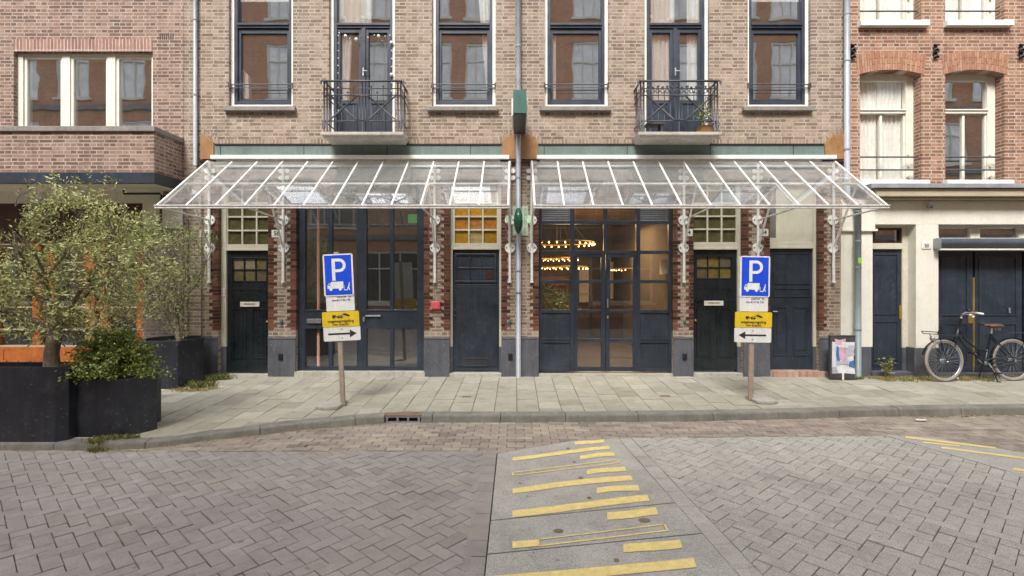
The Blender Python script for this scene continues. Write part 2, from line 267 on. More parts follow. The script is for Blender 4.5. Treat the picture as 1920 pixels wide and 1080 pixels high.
# ------------------------------------------------------------------ mesh helper
class MB:
    def __init__(s): s.v = []; s.f = []; s.t = []; s.m = []; s.cur = 0
    def add(s, vs, fs, tint=None):
        n = len(s.v); s.v += [tuple(p) for p in vs]
        for f in fs:
            s.f.append(tuple(i+n for i in f)); s.t.append(0.5 if tint is None else tint); s.m.append(s.cur)
        return s
    def box(s, x0, x1, y0, y1, z0, z1, tint=None):
        if x1 < x0: x0, x1 = x1, x0
        if y1 < y0: y0, y1 = y1, y0
        if z1 < z0: z0, z1 = z1, z0
        return s.add([(x0,y0,z0),(x1,y0,z0),(x1,y1,z0),(x0,y1,z0),(x0,y0,z1),(x1,y0,z1),(x1,y1,z1),(x0,y1,z1)],
              [(0,3,2,1),(4,5,6,7),(0,1,5,4),(1,2,6,5),(2,3,7,6),(3,0,4,7)], tint)
    def pbox(s, px0, px1, py0, py1, Y0, Y1, tint=None):     # rectangle given where its front face stands
        return s.box(X(px0, Y0), X(px1, Y0), Y0, Y1, Z(py1, Y0), Z(py0, Y0), tint)
    def quad(s, a, b, c, d, tint=None): return s.add([a, b, c, d], [(0, 1, 2, 3)], tint)
    def prism(s, poly, y0, y1, tint=None):                  # poly in XZ
        n = len(poly); vs = [(x, y0, z) for x, z in poly]+[(x, y1, z) for x, z in poly]
        fs = [tuple(range(n))[::-1], tuple(range(n, 2*n))]+[(i, (i+1) % n, n+(i+1) % n, n+i) for i in range(n)]
        return s.add(vs, fs, tint)
    def hprism(s, poly, z0, z1, tint=None):                 # poly in XY
        n = len(poly); vs = [(x, y, z0) for x, y in poly]+[(x, y, z1) for x, y in poly]
        fs = [tuple(range(n))[::-1], tuple(range(n, 2*n))]+[(i, (i+1) % n, n+(i+1) % n, n+i) for i in range(n)]
        return s.add(vs, fs, tint)
    def tube(s, pts, r, n=8, closed=False, tint=None):
        pts = [Vector(p) for p in pts]; k = len(pts); rs = r if isinstance(r, (list, tuple)) else [r]*k
        vs = []; u = None
        for i, p in enumerate(pts):
            a = pts[(i-1) % k] if (i > 0 or closed) else p; b = pts[(i+1) % k] if (i < k-1 or closed) else p
            d = (b-a); d = d.normalized() if d.length > 1e-9 else Vector((0, 0, 1))
            if u is None:
                u = d.cross(Vector((0, 0, 1))); u = u if u.length > 0.2 else d.cross(Vector((0, 1, 0)))
            else: u = u-d*u.dot(d)
            u = u.normalized(); v = d.cross(u)
            for j in range(n):
                t = 2*math.pi*j/n; vs.append(p+(u*math.cos(t)+v*math.sin(t))*rs[i])
        fs = []
        for i in range(k if closed else k-1):
            i2 = (i+1) % k
            for j in range(n): fs.append((i*n+j, i*n+(j+1) % n, i2*n+(j+1) % n, i2*n+j))
        if not closed: fs += [tuple(range(n)), tuple(range((k-1)*n, k*n))[::-1]]
        return s.add(vs, fs, tint)
    def sphere(s, c, r, n=8, sc3=(1, 1, 1)):
        vs = []; fs = []; m = n//2+1
        for i in range(m+1):
            a = math.pi*i/m
            for j in range(n):
                b = 2*math.pi*j/n; vs.append((c[0]+r*sc3[0]*math.sin(a)*math.cos(b), c[1]+r*sc3[1]*math.sin(a)*math.sin(b), c[2]+r*sc3[2]*math.cos(a)))
        for i in range(m):
            for j in range(n): fs.append((i*n+j, (i+1)*n+j, (i+1)*n+(j+1) % n, i*n+(j+1) % n))
        return s.add(vs, fs)
    def build(s, name, mat, parent=None, loc=None, smooth=False, bev=0.0, local=False, kind=None):
        me = bpy.data.meshes.new(name)
        o = bpy.data.objects.new(name, me); COL.objects.link(o)
        org = Vector((0, 0, 0))
        if parent is not None:
            o.parent = parent
            if not local:
                p = parent
                while p is not None: org += p.location; p = p.parent
        if loc is not None: org = org+Vector(loc) if parent is None else org+(Vector(loc)-org); o.location = Vector(loc) if parent is None else o.location
        vs = [tuple(Vector(p)-org) for p in s.v] if org.length > 0 else s.v
        me.from_pydata(vs, [], s.f)
        mats = mat if isinstance(mat, (list, tuple)) else [mat]
        for m in mats: me.materials.append(M[m] if isinstance(m, str) else m)
        me.polygons.foreach_set('material_index', s.m)
        a = me.attributes.new('tint', 'FLOAT', 'FACE'); a.data.foreach_set('value', s.t)
        if smooth: me.polygons.foreach_set('use_smooth', [True]*len(s.f))
        me.update(); me.validate()
        if bev:
            b = o.modifiers.new('bevel', 'BEVEL'); b.width = bev; b.segments = 2; b.limit_method = 'ANGLE'
        if kind: o['kind'] = kind
        return o
def tag(o, label, cat, group=None):
    o['label'] = label; o['category'] = cat
    if group: o['group'] = group
    return o
def thing(name, label, cat, loc=(0, 0, 0), group=None, rz=0):
    o = bpy.data.objects.new(name, None); COL.objects.link(o); o.location = loc; o.rotation_euler = (0, 0, rz)
    o.empty_display_size = 0.2
    return tag(o, label, cat, group)
def text(s, size, x, z, y, parent, mat, name='lettering', align='CENTER', wd=1.0, local=False, depth=0.001, rz=0):
    cu = bpy.data.curves.new(name, 'FONT'); cu.body = s; cu.size = size; cu.align_x = align; cu.align_y = 'CENTER'; cu.extrude = depth; cu.offset = 0.004*size*4
    t = bpy.data.objects.new('tmp', cu); COL.objects.link(t); dg = bpy.context.evaluated_depsgraph_get()
    me = bpy.data.meshes.new_from_object(t.evaluated_get(dg)); bpy.data.objects.remove(t)
    me.name = name; o = bpy.data.objects.new(name, me); COL.objects.link(o); me.materials.clear(); me.materials.append(M[mat])
    mt = Matrix.Translation((x, y, z)) @ Matrix.Rotation(rz, 4, 'Y') @ Matrix.Rotation(R(90), 4, 'X') @ Matrix.Diagonal((wd, 1, 1, 1)); me.transform(mt)
    if parent is not None:
        o.parent = parent
        if not local:
            org = Vector((0, 0, 0)); p = parent
            while p is not None: org += p.location; p = p.parent
            me.transform(Matrix.Translation(-org))
    return o
def copy_tree(o, parent=None):
    c = o.copy(); COL.objects.link(c); c.parent = parent
    for ch in list(o.children): copy_tree(ch, c)
    return c

# ================================================================== GROUND
TS = 0.026; RZ = -0.155
def side_pt(px, py):     # point on the sloping pavement
    k = (py-HY)/F; Y = -(9*k-CZ)/(k+TS); return Vector((X(px, Y), Y))
def G(px, py):           # point on the road
    dpt = F*(CZ-RZ)/(py-HY); Y = dpt-9; return (X(px, Y), Y)
kp = [(0, 832), (100, 832), (200, 831.5), (260, 830), (299, 828), (374, 815), (449, 807), (561, 793), (636, 787.5), (690, 781.5), (750, 778.5), (850, 778), (1000, 778), (1300, 776), (1500, 771), (1620, 767), (1919, 763)]
KL = [side_pt(*p) for p in kp]
KL = [Vector((-16, KL[0].y))]+KL+[Vector((16, KL[-1].y+0.12))]
def kerbY(x):
    for a, b in zip(KL, KL[1:]):
        if a.x <= x <= b.x: return a.y+(b.y-a.y)*(x-a.x)/(b.x-a.x)
    return KL[-1].y
def clip(poly, a, b):     # keep the left side of a->b
    out = []; ax, ay = a; bx, by = b
    sd = lambda p: (bx-ax)*(p[1]-ay)-(by-ay)*(p[0]-ax)
    for i in range(len(poly)):
        p, q = poly[i], poly[(i+1) % len(poly)]; sp, sq = sd(p), sd(q)
        if sp >= 0: out.append(p)
        if (sp >= 0) != (sq >= 0):
            t = sp/(sp-sq); out.append((p[0]+(q[0]-p[0])*t, p[1]+(q[1]-p[1])*t))
    return out
def area(p): return 0.5*sum(p[i][0]*p[(i+1) % len(p)][1]-p[(i+1) % len(p)][0]*p[i][1] for i in range(len(p)))
def ccw(p): return p if area(p) > 0 else p[::-1]
def clipto(poly, region):
    for a, b in zip(region, region[1:]+region[:1]):
        if len(poly) < 3: return []
        poly = clip(poly, a, b)
    return poly
def paver(mb, poly, zf, tint, gap=0.0025, ch=0.004, drop=0.012, tilt=0.0012):
    poly = ccw(poly)
    if len(poly) < 3 or area(poly) < 0.0006: return
    cx = sum(p[0] for p in poly)/len(poly); cy = sum(p[1] for p in poly)/len(poly)
    r = max(math.hypot(p[0]-cx, p[1]-cy) for p in poly)
    dz = random.gauss(0, tilt); tx = random.gauss(0, tilt*3); ty = random.gauss(0, tilt*3)
    def ins(d): k = max(0.3, 1-d*1.4/r); return [(cx+(p[0]-cx)*k, cy+(p[1]-cy)*k) for p in poly]
    top = [(x, y, zf(x, y)+dz+tx*(x-cx)+ty*(y-cy)) for x, y in ins(gap+ch)]
    mid = [(x, y, zf(x, y)+dz-0.003) for x, y in ins(gap)]
    bot = [(x, y, zf(x, y)-drop) for x, y in ins(gap)]
    n = len(poly); fs = [tuple(range(n))]
    for k in (0, n):
        fs += [(k+i, k+n+i, k+n+(i+1) % n, k+(i+1) % n) for i in range(n)]
    mb.add(top+mid+bot, fs, tint)

# one sheet to the horizon, pavement bed, tiles
g = MB(); g.quad((-150, -150, RZ-0.03), (150, -150, RZ-0.03), (150, 150, RZ-0.03), (-150, 150, RZ-0.03)); g.build('ground', 'roadjoint', kind='structure')
zs = lambda x, y: TS*min(y, 0)
b = MB()
xs = [-16+i*0.5 for i in range(65)]
for a, c in zip(xs, xs[1:]):
    ya, yc = kerbY(a)+0.03, kerbY(c)+0.03
    b.add([(a, ya, zs(0, ya)-0.008), (c, yc, zs(0, yc)-0.008), (c, 0, -0.008), (a, 0, -0.008), (c, 0.6, -0.008), (a, 0.6, -0.008)], [(0, 1, 2, 3), (3, 2, 4, 5)])
b.build('pavement_bed', 'tilejoint', kind='structure')
b = MB(); T = 0.304
i0 = -50
for i in range(-50, 50):
    x0 = (i)*T+0.016; off = 0.5*T if i % 2 else 0
    for j in range(-14, 3):
        y0 = j*T+off-0.02
        q = [(x0, y0), (x0+T, y0), (x0+T, y0+T), (x0, y0+T)]
        ka, kb = kerbY(x0), kerbY(x0+T)
        q = clip(q, (x0, ka+0.15), (x0+T, kb+0.15))
        if len(q) >= 3: q = clip(q, (x0+T, 0.5), (x0, 0.5))
        if len(q) < 3: continue
        tn = min(1, max(0, random.gauss(0.5, 0.22)))
        paver(b, q, zs, tn, gap=0.0036, ch=0.003, tilt=0.0022)
b.build('pavement', 'tiles', kind='structure')
# kerb stones
b = MB()
def kerb_pts(step=1.0):
    pts = []; x = -15.8
    while x < 15.8:
        pts.append(x); x += step*random.uniform(0.85, 1.05)
    return pts
kx = kerb_pts()
cut = (X(722, -2.3), X(790, -2.3))
for a, c in zip(kx, kx[1:]):
    n = 4; dzp = random.uniform(-0.003, 0.003)
    for k in range(n):
        xa = a+0.004+(c-a-0.008)*k/n; xc = a+0.004+(c-a-0.008)*(k+1)/n
        if xc > cut[0] and xa < cut[1]:
            if xa < cut[0]: xc = cut[0]
            elif xc > cut[1]: xa = cut[1]
            else: continue
        ring = []
        for xx in (xa, xc):
            yy = kerbY(xx); e = 0.02; sl = (kerbY(xx+e)-kerbY(xx-e))/(2*e); nn = Vector((-sl, 1)).normalized()
            def pt(d, z): return (xx+nn.x*d, yy+nn.y*d, z)
            zt = TS*yy+0.003+dzp
            ring.append([pt(-0.018, RZ-0.02), pt(-0.004, zt-0.022), pt(0.004, zt-0.006), pt(0.022, zt), pt(0.155, zt+0.003), pt(0.155, RZ-0.02)])
        vs = ring[0]+ring[1]; fs = [(i, i+6, i+7, i+1) for i in range(5)]
        if k == 0: fs.append((0, 1, 2, 3, 4, 5))
        if k == n-1: fs.append((11, 10, 9, 8, 7, 6))
        b.add(vs, fs)
b.build('kerb', 'kerb', kind='structure')
# gully in the kerb
ya = kerbY((cut[0]+cut[1])/2); zt = TS*ya+0.006
gu = thing('street_gully', 'cast iron kerb drain with three square mouths below a rusty lid', 'drain', ((cut[0]+cut[1])/2, ya, RZ))
b = MB(); b.box(cut[0]+0.004, cut[1]-0.004, ya-0.012, ya+0.40, zt-0.02, zt); b.build('lid', 'drain', gu, bev=0.004)
b = MB(); wch = (cut[1]-cut[0]-0.008)/3
b.box(cut[0]+0.004, cut[1]-0.004, ya-0.01, ya+0.02, zt-0.035, zt-0.021)
b.box(cut[0]+0.004, cut[1]-0.004, ya-0.01, ya+0.02, RZ-0.02, RZ+0.012)
for k in range(4):
    xc = cut[0]+0.03+(cut[1]-cut[0]-0.06)*k/3; b.box(xc-0.013, xc+0.013, ya-0.011, ya+0.02, RZ-0.02, zt-0.0205)
b.build('mouth_frame', 'lead', gu)
b = MB(); b.box(cut[0]+0.01, cut[1]-0.01, ya+0.021, ya+0.3, RZ-0.02, zt-0.022); b.build('mouth_darkness', 'drainblack', gu)  # solid black block, its colour stands for the shade inside the gully mouths

# road regions (plan polygons)
zr = lambda x, y: RZ
slab1 = ccw([G(932, 851), G(1075, 827), G(1160, 823), G(1388, 1081), G(1650, 1400), G(885, 1400), G(908, 1080)])
def off_line(p, q, d): 
    v = Vector((q[0]-p[0], q[1]-p[1])).normalized(); n = Vector((v.y, -v.x)); return (p[0]+n.x*d, p[1]+n.y*d), (q[0]+n.x*d, q[1]+n.y*d)
Lb0, Lb1 = G(932, 846), G(908, 1080)
Rb0, Rb1 = G(1160, 822), G(1388, 1081)
FAR = 40
BIG = [(-16, -14), (16, -14), (16, 0), (-16, 0)]
left_region = clip(clip(BIG, G(930, 845.5), (-16, G(0, 850)[1])), Lb1, Lb0) if False else clip(clip(BIG, G(930, 845.5), (-16, G(0, 852)[1])), G(880, 1080), G(905, 845.5))
s2a, s2b = G(1660, 817), G(1920, 893)
v2 = Vector((s2b[0]-s2a[0], s2b[1]-s2a[1])); s2far = (s2a[0]+v2.x*3, s2a[1]+v2.y*3)
_p, _q = Vector(Rb0), Vector(Rb1); _v = (_p-_q).normalized(); _n = Vector((_v.y, -_v.x))*0.153
R0, R1 = tuple(_p+_n), tuple(_q+_n)
right_region = clip(clip(clip(BIG, R0, R1), s2b, s2a), s2a, R0)
slab2 = ccw([s2a, G(1735, 819.5), G(1920, 850), (G(1920, 850)[0]+3.5, G(1920, 850)[1]-0.9), (s2far[0], s2far[1])])
def herring(mb, region, ang, L=0.21, w=0.107, zf=zr, z0=-16, bounds=None, tilt=0.0018):
    x0 = max(-13, min(p[0] for p in region)); x1 = min(13, max(p[0] for p in region)); y0 = max(-9.5, min(p[1] for p in region)); y1 = max(p[1] for p in region)
    ca, sa = math.cos(ang), math.sin(ang)
    N = int(30/w)
    for i in range(-N, N):
        for j in range(-N//2, N//2):
            # classic 2:1 herringbone: cell units of w
            for kind in (0, 1):
                if kind == 0: ux = i*1.0+j*2.0*0; 
            # base pattern: horizontal brick at (a, b) where (a-b) % 4 == 0, vertical at (a-b) % 4 == 3
            a, bq = i, j*2
            for bb in (bq, bq+1):
                k = (a-bb) % 4
                if k == 0: u0, v0, u1, v1 = a, bb, a+2, bb+1
                elif k == 3: u0, v0, u1, v1 = a, bb, a+1, bb+2
                else: continue
                cu, cv = (u0+u1)/2*w, (v0+v1)/2*w
                cx, cy = cu*ca-cv*sa, cu*sa+cv*ca-6
                if cx < x0-0.2 or cx > x1+0.2 or cy < y0-0.2 or cy > y1+0.2: continue
                q = [(u*w*ca-v*w*sa, u*w*sa+v*w*ca-6) for u, v in ((u0, v0), (u1, v0), (u1, v1), (u0, v1))]
                if not all(inside(p, region) for p in q): q = clipto(q, region)
                if len(q) < 3: continue
                paver(mb, q, zf, min(1, max(0, random.gauss(0.5, 0.2))), gap=0.0028, ch=0.004, tilt=tilt)
def inside(p, reg):
    for a, b2 in zip(reg, reg[1:]+reg[:1]):
        if (b2[0]-a[0])*(p[1]-a[1])-(b2[1]-a[1])*(p[0]-a[0]) < 0: return False
    return True
b = MB(); herring(b, left_region, R(-42)); b.build('road', 'pav_left', kind='structure')
b = MB(); herring(b, right_region, R(42)); b.build('road_side', 'pav_right', kind='structure')
# gutter clinkers: running bond strip between kerb and carriageway
b = MB(); bl, bw_ = 0.205, 0.10
top_edge = [(-16, G(0, 850)[1]), G(0, 850), G(450, 846), G(900, 845.5), G(908, 850), G(931, 851), G(1075, 827.5), Rb0, R0, G(1660, 817), G(1735, 819), G(1920, 850), (16, -5.5)]
def edgeY(x):
    for p, q in zip(top_edge, top_edge[1:]):
        if p[0] <= x <= q[0]: return p[1]+(q[1]-p[1])*(x-p[0])/(q[0]-p[0])
    return -6
for j in range(-60, -15):
    y0 = j*bw_; off = (j % 2)*bl/2
    for i in range(-60, 60):
        x0 = i*bl+off; xm = x0+bl/2
        if y0 > kerbY(xm)+0.05 or y0+bw_ < edgeY(xm)-0.05: continue
        q = [(x0, y0), (x0+bl, y0), (x0+bl, y0+bw_), (x0, y0+bw_)]
        q = clip(q, (x0, edgeY(x0)+0.004), (x0+bl, edgeY(x0+bl)+0.004))
        if len(q) < 3: continue
        paver(b, q, zr, min(1, max(0, random.gauss(0.5, 0.25))), gap=0.0025, ch=0.004, tilt=0.002)
b.build('gutter', 'pav_gut', kind='structure')
# soldier border strips beside the ramp slab
b = MB()
def strip(p0, p1, wd, step, tintc, sg=1):
    p0 = Vector(p0); p1 = Vector(p1); v = (p1-p0); L = v.length; v.normalize(); n = Vector((v.y, -v.x))*sg; k = int(L/step)
    for i in range(k):
        a = p0+v*i*step; c = p0+v*(i+1)*step
        paver(b, [tuple(a), tuple(c), tuple(c+n*wd), tuple(a+n*wd)], zr, min(1, max(0, random.gauss(tintc, 0.2))), gap=0.002, ch=0.003)
e0 = G(840, 1400)
strip(Lb0, (Lb1[0]+(Lb1[0]-Lb0[0])*0.8, Lb1[1]+(Lb1[1]-Lb0[1])*0.8), 0.155, 0.21, 0.4)
b.build('road_border', 'pav_left', kind='structure')
b = MB()
v = Vector((Rb1[0]-Rb0[0], Rb1[1]-Rb0[1])); e1 = (Rb0[0]+v.x*1.9, Rb0[1]+v.y*1.9)
strip(Rb0, e1, 0.15, 0.3, 0.6, -1)
b.build('road_border_light', 'pav_right', kind='structure')
# ramp slabs
def slabmesh(poly, name):
    b = MB(); b.hprism(poly, RZ-0.02, RZ+0.006); return b.build(name, 'ramp', kind='structure')
# slab 1 is cut in plates
def cuts(poly, lines):
    out = []; rest = poly
    for (a, c) in lines:
        lo = clip(rest, a, c); hi = clip(rest, c, a); out.append(hi); rest = lo
    return out+[rest]
l1 = (G(910, 985), G(1300, 942)); l2 = (G(905, 1047), G(1345, 1001))
l1 = (G(915, 978), G(1265, 944)); l2 = (G(912, 1041), G(1312, 1002))
b = MB()
cc = [cuts(slab1, [(p, q) if True else 0 for p, q in ((l1[1], l1[0]), (l2[1], l2[0]))])][0]
def shrink(poly, d):
    poly = ccw(poly); out = poly
    for p, q in zip(poly, poly[1:]+poly[:1]):
        v = Vector((q[0]-p[0], q[1]-p[1]))
        if v.length < 1e-6: continue
        v.normalize(); n = Vector((-v.y, v.x))
        out = clip(out, (p[0]+n.x*d, p[1]+n.y*d), (q[0]+n.x*d, q[1]+n.y*d))
        if len(out) < 3: return []
    return out
for c in cc:
    c = shrink(c, 0.007)
    if len(c) >= 3: b.hprism(c, RZ-0.02, RZ+0.006)
b.build('speed_ramp', 'ramp', kind='structure')
c = slab2; b = MB(); b.hprism(c, RZ-0.02, RZ+0.006); b.build('speed_ramp_side', 'ramp', kind='structure')
# yellow stripes
def zoomp(x, y): return (900+x/3.6, 780+y/3.6)
ZP = RZ+0.010
def dpt2(px, py): Y = F*(CZ-ZP)/(py-HY)-9; return (X(px, Y), Y, ZP)
stripes = [((640, 187), (835, 167), 17), ((220, 290), (872, 212), 18), ((675, 278), (905, 257), 20), ((722, 381), (980, 352), 24),
           ((220, 505), (1022, 413), 28), ((788, 506), (1068, 480), 30), ((218, 660), (1132, 555), 36), ((858, 678), (1190, 643), 40),
           ((968, 897), (1352, 862), 46), ((-70, 1130), (1445, 992), 52)]
yb = MB()
def stripe(a, c, th, hollow=False, rag=0.25):
    n = 14
    def edge(sgn):
        pts = []
        for i in range(n+1):
            t = i/n; x = a[0]+(c[0]-a[0])*t; y = a[1]+(c[1]-a[1])*t+(3.5*math.sin(t*math.pi*1.5+a[1])-3.0*math.sin(t*math.pi))*min(1.3, th/24)
            w_ = th*(1.28-0.06*t)/2
            pts.append((x+(th*0.25 if sgn > 0 else -th*0.25)*0+random.uniform(-rag, rag), y+sgn*w_+random.uniform(-0.9, 0.9)*rag*4))
        return pts
    return edge(-1), edge(1)
for a, c, th in stripes:
    e0_, e1_ = stripe(a, c, th)
    skew = th*0.35
    for i in range(len(e0_)-1):
        f = lambda p, k: dpt2(*zoomp(p[0]+k, p[1]))
        yb.quad(f(e1_[i], skew*(i/14)), f(e1_[i+1], skew*((i+1)/14)), f(e0_[i+1], -skew*0.2*((i+1)/14)), f(e0_[i], -skew*0.2*(i/14)))
def line(p, q, th):
    dy = th/2; f = lambda x, y: dpt2(*zoomp(x, y)); yb.quad(f(p[0], p[1]+dy), f(q[0], q[1]+dy), f(q[0], q[1]-dy), f(p[0], p[1]-dy))
def vline(p, q, th):
    f = lambda x, y: dpt2(*zoomp(x, y)); yb.quad(f(p[0], p[1]), f(q[0], q[1]), f(q[0]+th, q[1]), f(p[0]+th, p[1]))
# two worn stripes of which only the outline is left
line((222, 381), (935, 294), 5); line((222, 401), (938, 315), 5); vline((218, 403), (218, 379), 10); vline((930, 317), (926, 292), 12)
line((395, 833), (1245, 730), 7); line((395, 876), (1262, 772), 9); line((218, 870), (400, 854), 46); vline((1262, 776), (1235, 727), 14)
# stripes of the other ramp
for (x0, y0, x1, y1, t) in ((1698, 819.5, 1868, 840, 3.2), (1730, 829, 1800, 836, 2.2), (1765, 839, 1990, 868, 3.2), (1900, 879, 2050, 900, 4)):
    yb.quad(dpt2(x0, y0+t/2), dpt2(x1, y1+t/2), dpt2(x1, y1-t/2), dpt2(x0, y0-t/2))
yb.build('road_marking', 'paint', kind='structure')
# lifting holes in the ramp
b = MB()
for (px, py, r_) in ((1065, 841, 5), (1077, 866, 4), (1089, 896, 6), (1105, 933, 5), (975, 906, 3), (1156, 1050, 6), (1047, 995, 7), (1208, 975, 8)):
    p = dpt2(px, py); r0 = r_/S(p[1])*0.9; rx = r0*(1.6 if r_ > 6 else 1.0)
    pts = [(p[0]+rx*math.cos(k*math.pi/4), p[1]+r0*1.6*math.sin(k*math.pi/4)*0.8) for k in range(8)]
    b.add([(x, y, RZ+0.0095) for x, y in pts], [tuple(range(8))])
b.build('ramp_socket', 'drain', kind='structure')

# ================================================================== BUILDINGS
def wall(mb, x0, x1, z0, z1, holes, y0=0.0, y1=0.25):
    xs = sorted({x0, x1}|{h[0] for h in holes}|{h[1] for h in holes}); zz = sorted({z0, z1}|{h[2] for h in holes}|{h[3] for h in holes})
    xs = [x for x in xs if x0 <= x <= x1]; zz = [z for z in zz if z0 <= z <= z1]
    def solid(i, j):
        if i < 0 or j < 0 or i >= len(xs)-1 or j >= len(zz)-1: return False
        cx = (xs[i]+xs[i+1])/2; cz = (zz[j]+zz[j+1])/2
        return not any(h[0] < cx < h[1] and h[2] < cz < h[3] for h in holes)
    for i in range(len(xs)-1):
        for j in range(len(zz)-1):
            if not solid(i, j): continue
            a, c, e, f = xs[i], xs[i+1], zz[j], zz[j+1]
            mb.quad((a, y0, e), (c, y0, e), (c, y0, f), (a, y0, f)); mb.quad((a, y1, e), (a, y1, f), (c, y1, f), (c, y1, e))
            if not solid(i-1, j): mb.quad((a, y0, e), (a, y0, f), (a, y1, f), (a, y1, e))
            if not solid(i+1, j): mb.quad((c, y0, e), (c, y1, e), (c, y1, f), (c, y0, f))
            if not solid(i, j-1): mb.quad((a, y0, e), (a, y1, e), (c, y1, e), (c, y0, e))
            if not solid(i, j+1): mb.quad((a, y0, f), (c, y0, f), (c, y1, f), (a, y1, f))
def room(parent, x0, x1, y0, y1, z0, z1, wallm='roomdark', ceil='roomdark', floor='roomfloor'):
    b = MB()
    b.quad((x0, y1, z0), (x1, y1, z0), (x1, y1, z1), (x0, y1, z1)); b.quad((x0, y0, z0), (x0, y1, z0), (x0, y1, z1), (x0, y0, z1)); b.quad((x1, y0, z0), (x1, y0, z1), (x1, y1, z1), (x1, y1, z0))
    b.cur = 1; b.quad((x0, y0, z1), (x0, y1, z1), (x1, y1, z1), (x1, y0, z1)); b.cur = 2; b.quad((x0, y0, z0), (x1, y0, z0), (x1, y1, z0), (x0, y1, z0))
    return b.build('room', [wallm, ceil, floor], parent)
def curtain(parent, x0, x1, z0, z1, y, folds=8, amp=0.016, gather=None, mat='curtain'):
    b = MB(); n = folds*6; rows = 12; vs = []
    for j in range(rows+1):
        t = j/rows; z = z1+(z0-z1)*t
        a0, a1 = x0, x1
        if gather: a0 = x0+(gather[0]-x0)*t**1.3; a1 = x1+(gather[1]-x1)*t**1.3
        for i in range(n+1):
            u = i/n; vs.append((a0+(a1-a0)*u, y+amp*math.sin(u*folds*2*math.pi+0.6*math.sin(t*3)), z))
    fs = [(j*(n+1)+i, j*(n+1)+i+1, (j+1)*(n+1)+i+1, (j+1)*(n+1)+i) for j in range(rows) for i in range(n)]
    b.add(vs, fs); return b.build('curtain', mat, parent, smooth=True)
def ring(mb, x0, x1, z0, z1, y0, y1, w=0.012):      # moulding ring
    mb.box(x0, x1, y0, y1, z1-w, z1); mb.box(x0, x1, y0, y1, z0, z0+w); mb.box(x0, x0+w, y0+0.001, y1, z0+w, z1-w); mb.box(x1-w, x1, y0+0.001, y1, z0+w, z1-w)

# ---------------- centre house
house = thing('brick_house', 'buff brick house with navy windows above and two glass-canopied fronts below', 'house', (0, 0, 0))
HL, HR = X(345), X(1582)
ZT = 9.6
upT = Z(-75)
winpx = [('w', 429, 549), ('d', 617, 740), ('w', 810, 929), ('w', 1021, 1141), ('d', 1208.5, 1330), ('w', 1402, 1520)]
doorop = [(409, 503), (843, 940), (1300, 1393), (1443, 1536)]
shopop = [(555, 795), (1010, 1262)]
opT = Z(338)
holes = []
for k, a, c in winpx: holes.append((X(a), X(c), Z(199) if k == 'w' else Z(258), upT))
for a, c in doorop: holes.append((X(a), X(c), -0.1, opT))
for a, c in shopop: holes.append((X(a), X(c), -0.1, opT))
# second row of upper windows, above the picture
for k, a, c in winpx: holes.append((X(a), X(c), 8.0, 9.2))
b = MB(); wall(b, HL, HR, -0.1, ZT, holes); b.build('wall', 'brick', house)
# soldier course band over the fascia
b = MB(); b.pbox(400, 942, 261, 269.5, -0.012, 0.0); b.pbox(1008, 1547, 261, 269.5, -0.012, 0.0)
b.build('soldier_course', 'brick_sold', house)
def arch_band(cx, half, py, mb):
    pts = []
    for k in range(9):
        t = R(180*k/8); pts.append((X(cx)+math.cos(t)*(half+0.0), Z(py)+math.sin(t)*0.2))
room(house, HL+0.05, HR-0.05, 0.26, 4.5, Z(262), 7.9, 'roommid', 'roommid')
b = MB(); b.box(HL, HR, 0.0, 6, ZT, ZT+0.1); b.build('roof', 'lead', house)

